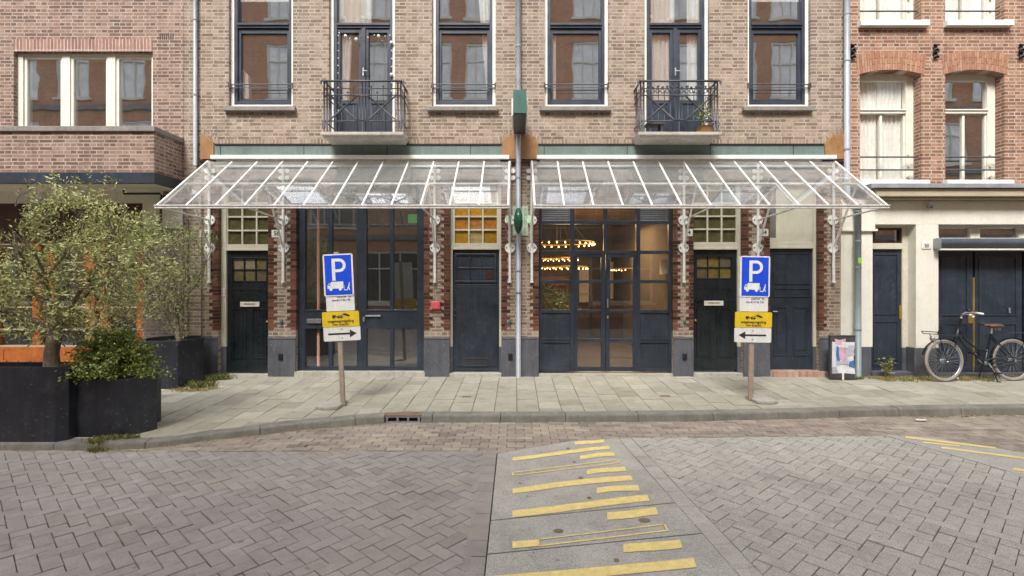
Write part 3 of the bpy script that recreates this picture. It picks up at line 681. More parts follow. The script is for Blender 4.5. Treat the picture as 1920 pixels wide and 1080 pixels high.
def up_window(px0, px1, kind, idx):
    x0, x1 = X(px0), X(px1); yb_, yf = 0.19, 0.07
    zb = Z(199) if kind == 'w' else Z(258)
    b = MB()       # white outer frame
    b.box(x0, x0+0.055, yf, yb_, zb, upT); b.box(x1-0.055, x1, yf, yb_, zb, upT); b.box(x0+0.055, x1-0.055, yf+0.003, yb_, zb, zb+0.05)
    fr = b.build('window', 'white', house, bev=0.004)
    a, c = x0+0.055, x1-0.055; zt = Z(48, 0.1)
    n = MB(); y0 = yf+0.015; w1 = 0.052
    n.box(a, a+w1, y0, yb_-0.01, zb+0.05, upT); n.box(c-w1, c, y0, yb_-0.01, zb+0.05, upT)
    n.box(a+w1, c-w1, y0+0.003, yb_-0.01, zt-0.045, zt+0.045); n.box(a+w1, c-w1, y0-0.02, y0+0.05, zt-0.005, zt+0.03)
    if kind == 'w':
        n.box(a+w1, c-w1, y0+0.003, yb_-0.01, zb+0.05, zb+0.11)
        w2 = 0.045; p, q = a+w1, c-w1
        n.box(p, p+w2, y0+0.035, yb_-0.02, zb+0.11, zt-0.045); n.box(q-w2, q, y0+0.035, yb_-0.02, zb+0.11, zt-0.045)
        n.box(p+w2, q-w2, y0+0.038, yb_-0.02, zt-0.13, zt-0.045); n.box(p+w2, q-w2, y0+0.038, yb_-0.02, zb+0.11, zb+0.16)
        n.build('sash', 'navywin', fr, bev=0.003)
    else:
        mid = (a+c)/2; zp = Z(188, 0.12); w2 = 0.085
        n.box(mid-0.035, mid+0.035, y0+0.004, yb_-0.012, zb+0.05, zt-0.045)
        for p, q in ((a+w1, mid-0.035), (mid+0.035, c-w1)):
            n.box(p, p+w2*0.6, y0+0.025, yb_-0.02, zb+0.05, zt-0.045); n.box(q-w2*0.6, q, y0+0.025, yb_-0.02, zb+0.05, zt-0.045)
            n.box(p+w2*0.6, q-w2*0.6, y0+0.028, yb_-0.02, zt-0.12, zt-0.045)
            n.box(p+w2*0.6, q-w2*0.6, y0+0.028, yb_-0.02, zb+0.05, zp)
            ring(n, p+w2*0.6+0.03, q-w2*0.6-0.03, zb+0.13, zp-0.05, y0+0.012, y0+0.03, 0.018)
            for k in range(1, 5):
                xx = p+w2*0.6+0.03+(q-p-w2*1.2-0.06)*k/5; n.box(xx-0.002, xx+0.002, y0+0.022, y0+0.029, zb+0.15, zp-0.07)
        n.build('balcony_door', 'navywin', fr, bev=0.003)
        h = MB(); h.box(mid-0.012, mid+0.012, y0-0.008, y0+0.004, Z(135, .1)-0.07, Z(135, .1)+0.07); h.tube([(mid, y0-0.01, Z(135, .1)), (mid, y0-0.04, Z(135, .1)), (mid+0.08, y0-0.04, Z(135, .1))], 0.008, 6); h.build('handle', 'chrome', fr)
    g = MB(); g.quad((a+0.03, 0.16, zb+0.08), (c-0.03, 0.16, zb+0.08), (c-0.03, 0.16, upT), (a+0.03, 0.16, upT)); g.build('pane', 'glassup', fr)
    if kind == 'w':
        s = MB(); s.box(X(px0-9, -0.05), X(px1+5, -0.05), -0.085, 0.07, Z(207, -0.08), Z(199.5, -0.08)); s.build('sill', 'stone', fr, bev=0.006)
        r_ = MB()
        for zz in (Z(157.5), Z(163.5)):
            r_.tube([(x0-0.01, 0.02, zz), (x1+0.01, 0.02, zz)], 0.011 if zz == Z(157.5) else 0.006, 8)
        r_.box(x0-0.01, x0+0.02, 0.0, 0.05, Z(165), Z(155)); r_.box(x1-0.02, x1+0.01, 0.0, 0.05, Z(165), Z(155))
        r_.build('window_rail', 'iron', fr)
    return fr
frs = [up_window(a, c, k, i) for i, (k, a, c) in enumerate(winpx)]
for i in (0, 5):     # blinds in the outermost windows
    k, a, c = winpx[i]; b = MB(); b.box(X(a)+0.12, X(c)-0.12, 0.165, 0.185, Z(3, .16), upT); b.build('blind', 'white', frs[i])
for k, a, c in winpx:
    b = MB(); x0, x1 = X(a), X(c); b.box(x0, x0+0.05, .07, .19, 8, 9.2); b.box(x1-.05, x1, .07, .19, 8, 9.2); b.box(x0+.05, x1-.05, .073, .19, 8, 8.06); b.box(x0+.05, x1-.05, .073, .19, 9.14, 9.2)
    f_ = b.build('window', 'white', house); g = MB(); g.quad((x0+.05, .15, 8.06), (x1-.05, .15, 8.06), (x1-.05, .15, 9.14), (x0+.05, .15, 9.14)); g.build('pane', 'greypane', f_)
# curtains and things seen in the panes
curtain(frs[1], X(634, .3), X(668, .3), Z(240, .3), Z(-70, .3), 0.215, 4, gather=(X(634, .3), X(655, .3)))
curtain(frs[1], X(640, .34), X(700, .34), Z(50, .34), Z(-70, .34), 0.225, 6)
curtain(frs[2], X(895, .28), X(924, .28), Z(190, .28), Z(-60, .28), 0.215, 4, gather=(X(915, .28), X(924, .28)))
curtain(frs[3], X(1028, .3), X(1042, .3), Z(195, .3), Z(60, .3), 0.215, 3)
curtain(frs[4], X(1218, .3), X(1262, .3), Z(200, .3), Z(-60, .3), 0.215, 5)
curtain(frs[4], X(1285, .3), X(1316, .3), Z(200, .3), Z(-60, .3), 0.215, 4)
b = MB(); b.prism([(X(448, .3), Z(188, .3)), (X(472, .3), Z(188, .3)), (X(470, .3), Z(146, .3)), (X(448, .3), Z(122, .3))], 0.215, 0.32); b.build('blind', 'curtain', frs[0])

# ---------------- balconies
def balcony(pxa, pxb, ornate):
    Yf = -0.5; xa, xb = X(pxa, Yf), X(pxb, Yf); zt, zb = Z(247, Yf), Z(256.5, Yf)
    t = MB(); prof = [(-0.0, zt), (Yf, zt), (Yf, zt-0.05), (Yf+0.03, zt-0.065), (Yf+0.05, zb), (0, zb-0.02)]
    vs = [(xa+(0.0 if i < 3 else 0.04), y, z) for i, (y, z) in enumerate(prof)]+[(xb-(0.0 if i < 3 else 0.04), y, z) for i, (y, z) in enumerate(prof)]
    t.add(vs, [(0, 1, 2, 3, 4, 5), (11, 10, 9, 8, 7, 6)]+[(i, i+6, (i+1) % 6+6, (i+1) % 6) for i in range(6)])
    bal = t.build('balcony', 'slab', house, bev=0.006)
    r_ = MB(); y = Yf+0.05; L, Rr = xa+0.05, xb-0.05
    top, r2, r3, bot = Z(152, y), Z(166, y), Z(178.5, y), Z(227, y)
    r_.tube([(L, -0.0, top), (L, y, top), (Rr, y, top), (Rr, 0.0, top)], 0.019, 8)
    for zz, rr in ((r2, 0.009), (r3, 0.010), (bot, 0.011)):
        r_.tube([(L, 0, zz), (L, y, zz), (Rr, y, zz), (Rr, 0, zz)], rr, 6)
    for xx in (L, Rr):
        for dx in (0, 0.05 if xx == L else -0.05, ): r_.tube([(xx+dx, y, zt), (xx+dx, y, top)], 0.013, 6)
        r_.tube([(xx, -0.15, zt), (xx, -0.15, top)], 0.01, 6)
        for k in range(1, 4): yy = y*(1-k/4); r_.tube([(xx, yy, bot), (xx, yy, r2)], 0.006, 6)
        sg = -1 if xx == L else 1
        r_.tube([(xx, y, top), (xx+sg*0.03, y-0.02, top+0.005), (xx+sg*0.05, y-0.02, top-0.03), (xx+sg*0.045, y-0.02, top-0.07)], [0.019, 0.02, 0.02, 0.012], 8)
        # scroll near the foot
        r_.tube([(xx+0.035*math.cos(k*0.7)*(1-k*0.05), y-0.005, zt+0.12+0.07*math.sin(k*0.7)) for k in range(10)], 0.007, 6)
    n = 13; wdt = Rr-L
    for k in range(1, n):
        xx = L+wdt*k/n
        zz1 = r2+0.03 if k in (3, 5, 8, 10) else (r3+0.04 if k in (4, 9) else r3)
        r_.tube([(xx, y, bot), (xx, y, zz1)], 0.0055, 6)
        if k in (3, 5, 8, 10, 4, 9): r_.sphere((xx, y, zz1+0.008), 0.017, 6)
    for (a, c) in ((0.0, 0.5), (0.5, 1.0)):
        p = lambda u, z: (L+wdt*u, y-0.015, z)
        m1 = 0.07
        r_.tube([p(a+0.08, r3-0.02), p(c-0.07, bot+0.02)], 0.013, 6); r_.tube([p(a+0.08, bot+0.02), p(c-0.07, r3-0.02)], 0.013, 6)
        cx = (a+c)/2; r_.sphere(p(cx+0.005, (r3+bot)/2), 0.022, 6)
    r_.tube([(L+wdt*0.43, y-0.012, bot+0.02), (L+wdt*0.57, y-0.012, bot+0.02)], 0.009, 6)
    r_.tube([(L+wdt*0.43, y-0.012, r3-0.02), (L+wdt*0.57, y-0.012, r3-0.02)], 0.009, 6)
    r_.tube([(L+wdt*0.5, y, zt), (L+wdt*0.5, y, top)], 0.008, 6)
    if ornate:
        for k in range(16):
            xx = L+wdt*(k+0.5)/16
            r_.tube([(xx+0.03*math.cos(q*0.9), y-0.01, (r2+r3)/2+0.01+0.035*math.sin(q*0.9)) for q in range(8)], 0.008, 5)
            r_.sphere((xx, y-0.015, r2+0.015+0.01*(k % 2)), 0.02, 6)
    r_.build('railing', 'iron', bal, smooth=True)
    return bal
balcony(600, 756, False); balcony(1197, 1353, True)
# window box / planter & plant pot on the balconies
def leafy(mb, c, rad, n, size, flat=1.0, up=0.3, shape='ball'):
    for k in range(n):
        while True:
            p = Vector((random.uniform(-1, 1), random.uniform(-1, 1), random.uniform(-1, 1)))
            if p.length <= 1: break
        q = Vector((c[0]+p.x*rad[0], c[1]+p.y*rad[1], c[2]+p.z*rad[2]))
        leaf(mb, q, size*random.uniform(0.6, 1.2), up)
def leaf(mb, q, s, up=0.3, wd=0.3, d=None):
    if d is None:
        d = Vector((random.gauss(0, 1), random.gauss(0, 1), random.gauss(up, 0.7)))
    d = d.normalized(); u = d.cross(Vector((random.gauss(0, 1), random.gauss(0, 1), random.gauss(0, 1))))
    if u.length < 1e-3: return
    u.normalize(); n = len(mb.v); w_ = s*wd/2; m = q+d*s*0.5
    mb.v += [tuple(q), tuple(m+u*w_), tuple(q+d*s), tuple(m-u*w_)]; mb.f.append((n, n+1, n+2, n+3)); mb.t.append(min(1, max(0, random.gauss(0.5, 0.25)))); mb.m.append(mb.cur)
Yb = -0.28
px0, pz = X(1325, Yb), Z(240, Yb)-0.06
pot = thing('balcony_plant', 'leafy green plant in a wide ochre pot on the right balcony', 'plant', (X(1322, Yb), Yb, Z(247, -.5)))
zf = Z(247, -.5)
b = MB(); b.tube([(X(1322, Yb), Yb, zf), (X(1322, Yb), Yb, zf+0.05), (X(1322, Yb), Yb, zf+0.14)], [0.10, 0.15, 0.13], 14); b.build('pot', 'ochre', pot, smooth=True)
b = MB(); leafy(b, (X(1320, Yb), Yb, zf+0.34), (0.11, 0.09, 0.2), 150, 0.08); b.build('foliage', 'leaf_bush', pot)
b = MB(); b.box(X(1212, Yb), X(1242, Yb), Yb-0.1, Yb+0.1, zf, zf+0.04); b.box(X(1214, Yb), X(1218, Yb), Yb-.1, Yb+.1, zf+.04, zf+.16); b.box(X(1236, Yb), X(1240, Yb), Yb-.1, Yb+.1, zf+.04, zf+.16); b.box(X(1210, Yb), X(1244, Yb), Yb-.12, Yb+.12, zf+.16, zf+.19)
tag(b.build('balcony_stool', 'iron', bev=0.004), 'low dark metal stool standing at the left end of the right balcony', 'stool')
sl_ = thing('string_lights', 'string of round white bulbs draped round the left balcony door', 'string lights', (X(680), 0.04, Z(60)))
path = [(634, y) for y in range(205, 55, -14)]+[(636, 60), (648, 66), (656, 70), (668, 72), (690, 68), (702, 64), (710, 66), (722, 66), (731, 64)]+[(734, y) for y in range(78, 170, 15)]
b = MB(); b.tube([W(x, y, 0.05) for x, y in path], 0.004, 5); b.build('cable', 'ink', sl_)
for i, (x, y) in enumerate(path):
    b = MB(); b.sphere(W(x, y+2, 0.04), 0.032 if i in (12, 14, 17, 20, 24) else 0.012, 8); b.build('bulb', 'bulbwhite', sl_, smooth=True)

# ---------------- fascia, ochre shoulder panels, flashings
for a, c in ((402, 941), (1009, 1546)):
    b = MB(); b.pbox(a, c, 271.5, 293, -0.045, 0.0)
    f_ = b.build('fascia_board', 'green', house, bev=0.003)
    b = MB(); b.pbox(a-0, c, 269.2, 271.2, -0.065, -0.0)  # black strip painted in for the shaded recess line above the board
    for k in range(4): xx = a+(c-a)*(0.02+0.29*k); b.pbox(xx, xx+1.2, 272, 292.5, -0.048, -0.0451)
    b.build('dark_strip', 'anchor', f_)
def shoulder(poly): b = MB(); b.prism([(X(x, -0.03), Z(y, -0.03)) for x, y in poly], -0.055, 0.0); return b.build('shoulder_panel', 'ochre', house, bev=0.006)
shoulder([(377, 299), (377, 253), (385, 254), (393, 259), (402, 268), (402, 299)])
shoulder([(941, 299), (941, 267), (950, 258), (960, 253), (990, 253), (1000, 258), (1009, 267), (1009, 299)])
shoulder([(1546, 299), (1546, 272), (1553, 261), (1563, 254), (1573, 251), (1582, 251), (1582, 299)])
def voussoir(pts):
    b = MB(); n = len(pts)
    for k in range(n-1):
        p, q = pts[k], pts[k+1]
        L_ = math.hypot(q[0]-p[0], q[1]-p[1]); nx, ny = (q[1]-p[1])/L_, -(q[0]-p[0])/L_
        m = max(1, int(L_/5.5))
        for i in range(m):
            a0 = (p[0]+(q[0]-p[0])*(i+0.08)/m, p[1]+(q[1]-p[1])*(i+0.08)/m); a1 = (p[0]+(q[0]-p[0])*(i+0.92)/m, p[1]+(q[1]-p[1])*(i+0.92)/m)
            b.prism([(X(a0[0]), Z(a0[1])), (X(a1[0]), Z(a1[1])), (X(a1[0]+nx*10), Z(a1[1]+ny*10)), (X(a0[0]+nx*10), Z(a0[1]+ny*10))], -0.004, 0.0)
    b.build('relieving_arch', 'brick_sold', house)
voussoir([(377, 252), (386, 253), (395, 259), (404, 268)]); voussoir([(939, 267), (949, 256.5), (959, 251.5), (991, 251.5), (1001, 256.5), (1011, 267)]); voussoir([(1544, 271), (1552, 260), (1562, 252.5), (1573, 250), (1582, 249.5)])
for a, c in ((371, 404), (938, 1012), (1542, 1584)): b = MB(); b.pbox(a, c, 299.5, 304, -0.06, 0.0); b.build('ledge', 'dkwood', house)
# grey brown lintel panels and beam behind the canopies
b = MB(); b.box(X(413), X(942), -0.02, 0.0, opT, Z(301)); b.box(X(1008), X(1540), -0.02, 0.0, opT, Z(301))
b.box(X(413), X(942), -0.05, -0.0201, Z(314), Z(308)); b.box(X(1008), X(1540), -0.05, -0.0201, Z(314), Z(308)); b.build('lintel_panel', 'fasciaback', house)

# ---------------- piers: plinths and quoins
piers = [(345, 409, 'R'), (503, 555, 'B'), (795, 843, 'B'), (940, 1010, 'B'), (1262, 1300, 'B'), (1393, 1443, 'B'), (1536, 1575, 'L')]
CH = 0.0604
for a, c, sd in piers:
    b = MB(); q = (MB(), MB())
    zt = Z(632); b.box(X(a), X(c), -0.022, -0.0, -0.1, zt); b.box(X(a), X(c), -0.03, -0.022, zt-0.035, zt-0.012)
    n = int((Z(345)-zt)/CH)
    for k in range(2, n):
        z0 = zt+k*CH+0.004; z1 = z0+CH-0.009; lng = 0.155 if k % 2 else 0.098
        xa, xc = X(a), X(c)
        if xc-xa < 0.38: lng = 0.13 if k % 2 else 0.08
        for side in (0, 1):
            if (sd == 'R' and side == 0) or (sd == 'L' and side == 1): continue
            p0, p1 = (xa-0.003, xa+lng) if side == 0 else (xc-lng, xc+0.003)
            segs = [(p0, p1)]
            if lng > 0.12 and random.random() < 0.3: m = (p0+p1)/2; segs = [(p0, m-0.003), (m+0.003, p1)]
            for s0, s1 in segs: q[side].box(s0, s1, -0.005, 0.09, z0, z1, random.random())
    pl = b.build('plinth', 'plinth', house, bev=0.005)
    for qq in q:
        if qq.v: qq.build('glazed_quoins', 'quoin', house)
# reveals of plinth
# ---------------- panelled doors
def leaf_door(name, lx0, lx1, ly0, ly1, frameL, frameR, mat, style, Yd=0.13, cream='cream', tr=None, trmat='olive', fb=632):
    f = MB(); Yf = 0.09
    z_top = opT; zb = 0.03
    def bar(a, c, z0, z1, y0=Yf, y1=0.24): f.box(X(a, y0), X(c, y0), y0, y1, z0, z1)
    bar(frameL[0], frameL[1], Z(650, Yf) if frameL[2] else zb, z_top); bar(frameR[0], frameR[1], Z(650, Yf) if frameR[2] else zb, z_top)
    bar(frameL[1], frameR[0], Z(ly0, Yf), Z(ly0-12, Yf), Yf+0.003)
    bar(frameL[1], frameR[0], Z(ly0-3.5, Yf), Z(ly0, Yf), Yf-0.02, Yf+0.05)
    fr = f.build(name, cream, house, bev=0.004)
    dk = MB()
    for fl in (frameL, frameR):
        if fl[2]: dk.box(X(fl[0], Yf), X(fl[1], Yf), Yf, 0.24, zb, Z(650, Yf)-0.001)
    if dk.v: dk.build('frame_foot', 'plinth', fr)
    # transom light
    if tr:
        a, c, ty0, ty1, nx, nz = tr
        t = MB(); y0 = Yf+0.02
        xa, xc, zb_, zt_ = X(a, y0), X(c, y0), Z(ty1, y0), opT-0.02
        bw2 = 0.028
        for k in range(1, nx): xx = xa+(xc-xa)*k/nx; t.box(xx-bw2/2, xx+bw2/2, y0, y0+0.04, zb_, zt_)
        pitch = (Z(ty0, y0)-zb_)/2.72
        zz = zb_+pitch
        while zz < zt_-0.05: t.box(xa, xc, y0+0.003, y0+0.04, zz-bw2/2, zz+bw2/2); zz += pitch
        t.box(xa-0.12, xa, y0-0.005, y0+0.05, zb_-0.05, zt_) if nx else None
        t.box(xc, xc+0.12, y0-0.005, y0+0.05, zb_-0.05, zt_)
        t.box(xa, xc, y0-0.002, y0+0.05, zb_-0.05, zb_)
        tl = t.build('transom_bars', cream, fr, bev=0.003)
        pz = MB(); zz = zb_; rows = int((zt_-zb_)/pitch)+1
        for r0 in range(rows):
            for k in range(nx): pz.quad((xa+(xc-xa)*k/nx, y0+0.045, zb_+r0*pitch), (xa+(xc-xa)*(k+1)/nx, y0+0.045, zb_+r0*pitch), (xa+(xc-xa)*(k+1)/nx, y0+0.045, min(zt_, zb_+(r0+1)*pitch)), (xa+(xc-xa)*k/nx, y0+0.045, min(zt_, zb_+(r0+1)*pitch)), random.random())
        pz.build('transom_glass', trmat, tl)
    # leaf
    d_ = MB(); xa, xc = X(lx0, Yd), X(lx1, Yd); zt_, zb_ = Z(ly0, Yd), Z(ly1, Yd)
    wpx = lx1-lx0; hpx = ly1-ly0
    if style in ('six', 'six2'):
        gx0, gx1, gy0, gy1 = (lx0+12, lx1-5, ly0+14, ly0+57) if style == 'six' else (lx0+7, lx1-12, ly0+13, ly0+54)
        A, C_, D0, D1 = X(gx0, Yd), X(gx1, Yd), Z(gy1, Yd), Z(gy0, Yd)
        d_.box(xa, A, Yd, Yd+0.05, zb_, zt_); d_.box(C_, xc, Yd, Yd+0.05, zb_, zt_); d_.box(A, C_, Yd, Yd+0.05, zb_, D0); d_.box(A, C_, Yd, Yd+0.05, D1, zt_)
        ring(d_, A-0.015, C_+0.015, D0-0.015, D1+0.015, Yd-0.012, Yd, 0.02)
        for k in (1, 2): xx = A+(C_-A)*k/3; d_.box(xx-0.011, xx+0.011, Yd+0.006, Yd+0.04, D0, D1)
        d_.box(A, C_, Yd+0.009, Yd+0.04, (D0+D1)/2-0.011, (D0+D1)/2+0.011)
        # rail, letter rail, two tall panels
        ring(d_, A, C_, Z(ly0+94, Yd), Z(ly0+72, Yd), Yd-0.012, Yd, 0.014)
        d_.box(A-0.02, C_+0.02, Yd-0.02, Yd, Z(ly0+97, Yd), Z(ly0+94.5, Yd))
        m = (A+C_)/2
        for p, q_ in ((A, m-0.05), (m+0.05, C_)):
            ring(d_, p, q_, Z(ly1-25, Yd), Z(ly0+109, Yd), Yd-0.014, Yd, 0.018)
            d_.box(p+0.06, q_-0.06, Yd-0.008, Yd, Z(ly1-36, Yd), Z(ly0+120, Yd))
        d_.box(xa, xc, Yd-0.015, Yd, zb_, Z(ly1-20, Yd))
        lf = d_.build('door', mat, fr, bev=0.003)
        g = MB()
        for r0 in range(2):
            for k in range(3): g.quad((A+(C_-A)*k/3, Yd+0.03, D0+(D1-D0)*r0/2), (A+(C_-A)*(k+1)/3, Yd+0.03, D0+(D1-D0)*r0/2), (A+(C_-A)*(k+1)/3, Yd+0.03, D0+(D1-D0)*(r0+1)/2), (A+(C_-A)*k/3, Yd+0.03, D0+(D1-D0)*(r0+1)/2), random.random())
        g.build('door_pane', 'olive2', lf)
        h = MB(); mx_ = (gx0+gx1)/2; h.pbox(mx_-18, mx_+18, ly0+96, ly0+105, Yd-0.03, Yd-0.0145); h.build('letter_plate', 'plate', lf, bev=0.002)
        h = MB(); h.pbox(mx_-11, mx_+11, ly0+99, ly0+101, Yd-0.033, Yd-0.0301); h.build('letter_slot', 'brass', lf)
        h = MB(); kx_ = lx1-4 if style == 'six' else lx0+5; h.sphere(W(kx_, ly0+133, Yd-0.04), 0.022, 8); h.tube([W(kx_, ly0+133, Yd), W(kx_, ly0+133, Yd-0.04)], 0.008, 6); h.build('door_knob', 'brass', lf, smooth=True)
        for side in (frameL, frameR):
            cx = (side[0]+side[1])/2
            h = MB()
            for k in range(3): h.pbox(cx-3.6, cx+3.6, 541+k*5.4, 544.4+k*5.4, Yf-0.012, Yf)
            if side[2] is not None: h.build('bell_push', 'plate', fr)
    elif style == 'flat':
        gx0, gx1, gy0, gy1 = 858, 926, 481, 524
        d_.box(xa, xc, Yd+0.01, Yd+0.06, zb_, zt_)
        ring(d_, X(853, Yd), X(931, Yd), Z(530, Yd), Z(475, Yd), Yd-0.02, Yd+0.01, 0.035)
        A, C_, D0, D1 = X(gx0, Yd), X(gx1, Yd), Z(gy1, Yd), Z(gy0, Yd)
        for k in (1, 2): xx = A+(C_-A)*k/3; d_.box(xx-0.012, xx+0.012, Yd-0.008, Yd+0.01, D0, D1)
        d_.box(A, C_, Yd-0.005, Yd+0.01, (D0+D1)/2-0.013, (D0+D1)/2+0.013)
        d_.pbox(855, 930, 533, 536, Yd-0.012, Yd+0.01)
        d_.box(xa+0.06, xc-0.04, Yd-0.002, Yd+0.01, zb_+0.08, Z(537, Yd))
        ring(d_, X(868, Yd), X(915, Yd), Z(687, Yd), Z(671, Yd), Yd-0.012, Yd-0.002, 0.022)
        lf = d_.build('door', mat, fr, bev=0.003)
        h = MB(); h.pbox(871, 912, 674, 680, Yd-0.004, Yd-0.0021); h.build('letter_slot', 'ink', lf)
        h = MB(); h.sphere(W(852.5, 581, Yd-0.04), 0.02, 8); h.sphere(W(852.5, 592, Yd-0.01), 0.018, 8); h.build('door_knob', 'iron', lf, smooth=True)
        h = MB(); h.pbox(911, 925, 508, 523, Yd+0.004, Yd+0.0099); h.build('sticker', 'dkwood', lf)
    else:
        d_.box(xa, xc, Yd, Yd+0.05, zb_, zt_)
        def P(a, c, e, f_): ring(d_, X(a, Yd), X(c, Yd), Z(f_, Yd), Z(e, Yd), Yd-0.014, Yd, 0.02)
        P(1450, 1519, 474, 533); P(1450, 1519, 540, 557); P(1451, 1476, 575, 667); P(1487, 1515, 575, 667)
        d_.pbox(1456, 1471, 584, 657, Yd-0.008, Yd); d_.pbox(1492, 1510, 584, 657, Yd-0.008, Yd)
        lf = d_.build('door', mat, fr, bev=0.003)
        h = MB(); h.tube([W(1450, 584, Yd), W(1450, 584, Yd-0.05), W(1458, 584, Yd-0.05)], 0.009, 6); h.build('door_handle', 'chrome', lf)
    return fr
leaf_door('front_door', 424, 505, 470, 697, (413, 424, True), (505, 512, True), 'black', 'six', tr=(427, 508, 388, 458, 3, 3))
leaf_door('side_door', 848.5, 936, 468, 695, (840, 848.5, True), (936, 944, True), 'navy', 'flat', tr=(853, 931.5, 388, 456, 3, 3), trmat='amber')
leaf_door('front_door', 1299, 1383, 468, 694, (1293, 1299, True), (1383, 1393, True), 'black', 'six2', tr=(1300, 1380, 388, 454, 3, 3))
d4 = leaf_door('panelled_door', 1443, 1525, 466, 693, (1437, 1443, True), (1525, 1537, True), 'navy', 'panel')
b = MB(); b.box(X(1455, .1), X(1524, .1), 0.10, 0.16, Z(462, .1), opT); b.box(X(1440, .1), X(1455, .1), 0.08, 0.16, Z(462, .1), Z(446, .1)); b.build('blank_panel', 'cream', d4)
b = MB(); b.box(X(1440, .1), X(1453, .1), 0.085, 0.16, Z(445.5, .1), opT); b.build('side_board', 'fasciaback', d4)
b = MB(); b.box(X(409), X(503), 0.0, 0.3, -0.1, 0.028); b.box(X(843), X(940), -0.03, 0.3, -0.1, 0.05); b.box(X(1300), X(1393), 0.0, 0.3, -0.1, 0.05)
b.box(X(553), X(797), -0.035, 0.3, -0.1, 0.085); b.box(X(1010), X(1262), 0.0, 0.3, -0.1, 0.04); b.build('threshold', 'step', house, bev=0.005)
b = MB(); 
for k in range(17): x0 = X(1444)+k*0.0585; b.box(x0, x0+0.053, -0.06, 0.25, -0.06, 0.095, random.random())
M['stepbrick'] = attrmat('red_step_brick', [(0.30, 0.16, 0.12), (0.42, 0.26, 0.2), (0.48, 0.36, 0.29)], rough=0.9, nscale=20)
b.build('brick_step', 'stepbrick', house, bev=0.003)
b = MB(); b.box(X(1443), X(1538), -0.055, 0.24, -0.06, 0.088); b.build('brick_step_mortar', 'step', house)

# ---------------- left shop front (dark glass doors)
sf = MB(); Ys = 0.08
def vb(mb, a, c, y0, y1, Y=Ys, dd=0.08): mb.box(X(a, Y), X(c, Y), Y, Y+dd, Z(y1, Y), Z(y0, Y))
xtop = 335
for a, c in ((553, 572), (669, 687), (782, 798)): vb(sf, a, c, xtop, 697)
for a, c in ((616, 623), (731, 738)): vb(sf, a, c, xtop, 582, Ys+0.012, 0.06); vb(sf, a, c, 616, 690, Ys+0.012, 0.06)
for a, c in ((572, 669), (687, 782)):
    vb(sf, a, c, 583, 616, Ys+0.003, 0.07); vb(sf, a, c, 690, 697, Ys+0.003, 0.07); vb(sf, a, c, 581, 583.5, Ys-0.008, 0.03); vb(sf, a, c, 687, 689, Ys-0.006, 0.03)
vb(sf, 572, 782, xtop, xtop+6, Ys+0.003)
shop1 = sf.build('shop_front', 'navy', house, bev=0.003)
g = MB(); y = Ys+0.045
for a, c in ((572, 616), (623, 669), (687, 731), (738, 782)):
    g.quad((X(a, y), y, Z(583, y)), (X(c, y), y, Z(583, y)), (X(c, y), y, Z(xtop, y)), (X(a, y), y, Z(xtop, y)))
    g.quad((X(a, y), y, Z(689, y)), (X(c, y), y, Z(689, y)), (X(c, y), y, Z(616, y)), (X(a, y), y, Z(616, y)))
g.build('pane', 'glass', shop1)
for (a, c, e) in ((575, 602, 598), (685, 713, 591)):
    h = MB(); h.pbox(a, c, e, e+(8 if a < 600 else 3), Ys-0.03, Ys-0.015); h.pbox(a+2, a+5, e+1, e+2.5, Ys-0.02, Ys); h.pbox(c-5, c-2, e+1, e+2.5, Ys-0.02, Ys); h.build('door_handle' if a > 600 else 'letter_plate', 'chrome', shop1, bev=0.002)
h = MB(); h.box(X(681, Ys), X(684, Ys), Ys-0.02, Ys, Z(603, Ys), Z(594, Ys)); h.build('lock', 'chrome', shop1)
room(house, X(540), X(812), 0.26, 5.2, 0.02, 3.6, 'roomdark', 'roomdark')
b = MB(); b.tube([W(597, 330, 0.19), W(597, 692, 0.19)], 0.027, 10); tag(b.build('copper_pipe', 'copper', smooth=True), 'pink copper pipe standing upright behind the left shop window', 'pipe')
b = MB(); b.box(X(765, 1.2), X(793, 1.2), 1.2, 1.24, Z(418, 1.2), Z(402, 1.2)); tag(b.build('exit_sign', 'exit'), 'small glowing green exit sign behind the left shop front', 'exit sign')
for k, (x, y) in enumerate(((575, 503), (577, 521))):
    t = thing('wall_lamp', ('upper' if k == 0 else 'lower')+' of two warm bulbs glowing behind the left shop window', 'lamp', W(x, y, 2.2), 'warm bulbs behind the left window')
    b = MB(); b.sphere(W(x, y, 2.2), 0.05, 8); b.build('bulb', 'bulb', t, smooth=True)
    b = MB(); b.tube([W(x, y-4, 2.2), W(x, y-8, 2.2)], 0.025, 8); b.build('socket', 'brass', t)
b = MB(); b.box(X(630, 3), X(770, 3), 2.8, 3.4, 0.02, 1.05); b.box(X(625, 3), X(775, 3), 2.75, 3.45, 1.05, 1.10)
tag(b.build('shop_counter', 'dkwood'), 'dark wooden counter inside the left shop', 'counter')
b = MB(); b.box(X(571, .5), X(586, .5), 0.5, 0.9, 0.9, 1.05); 

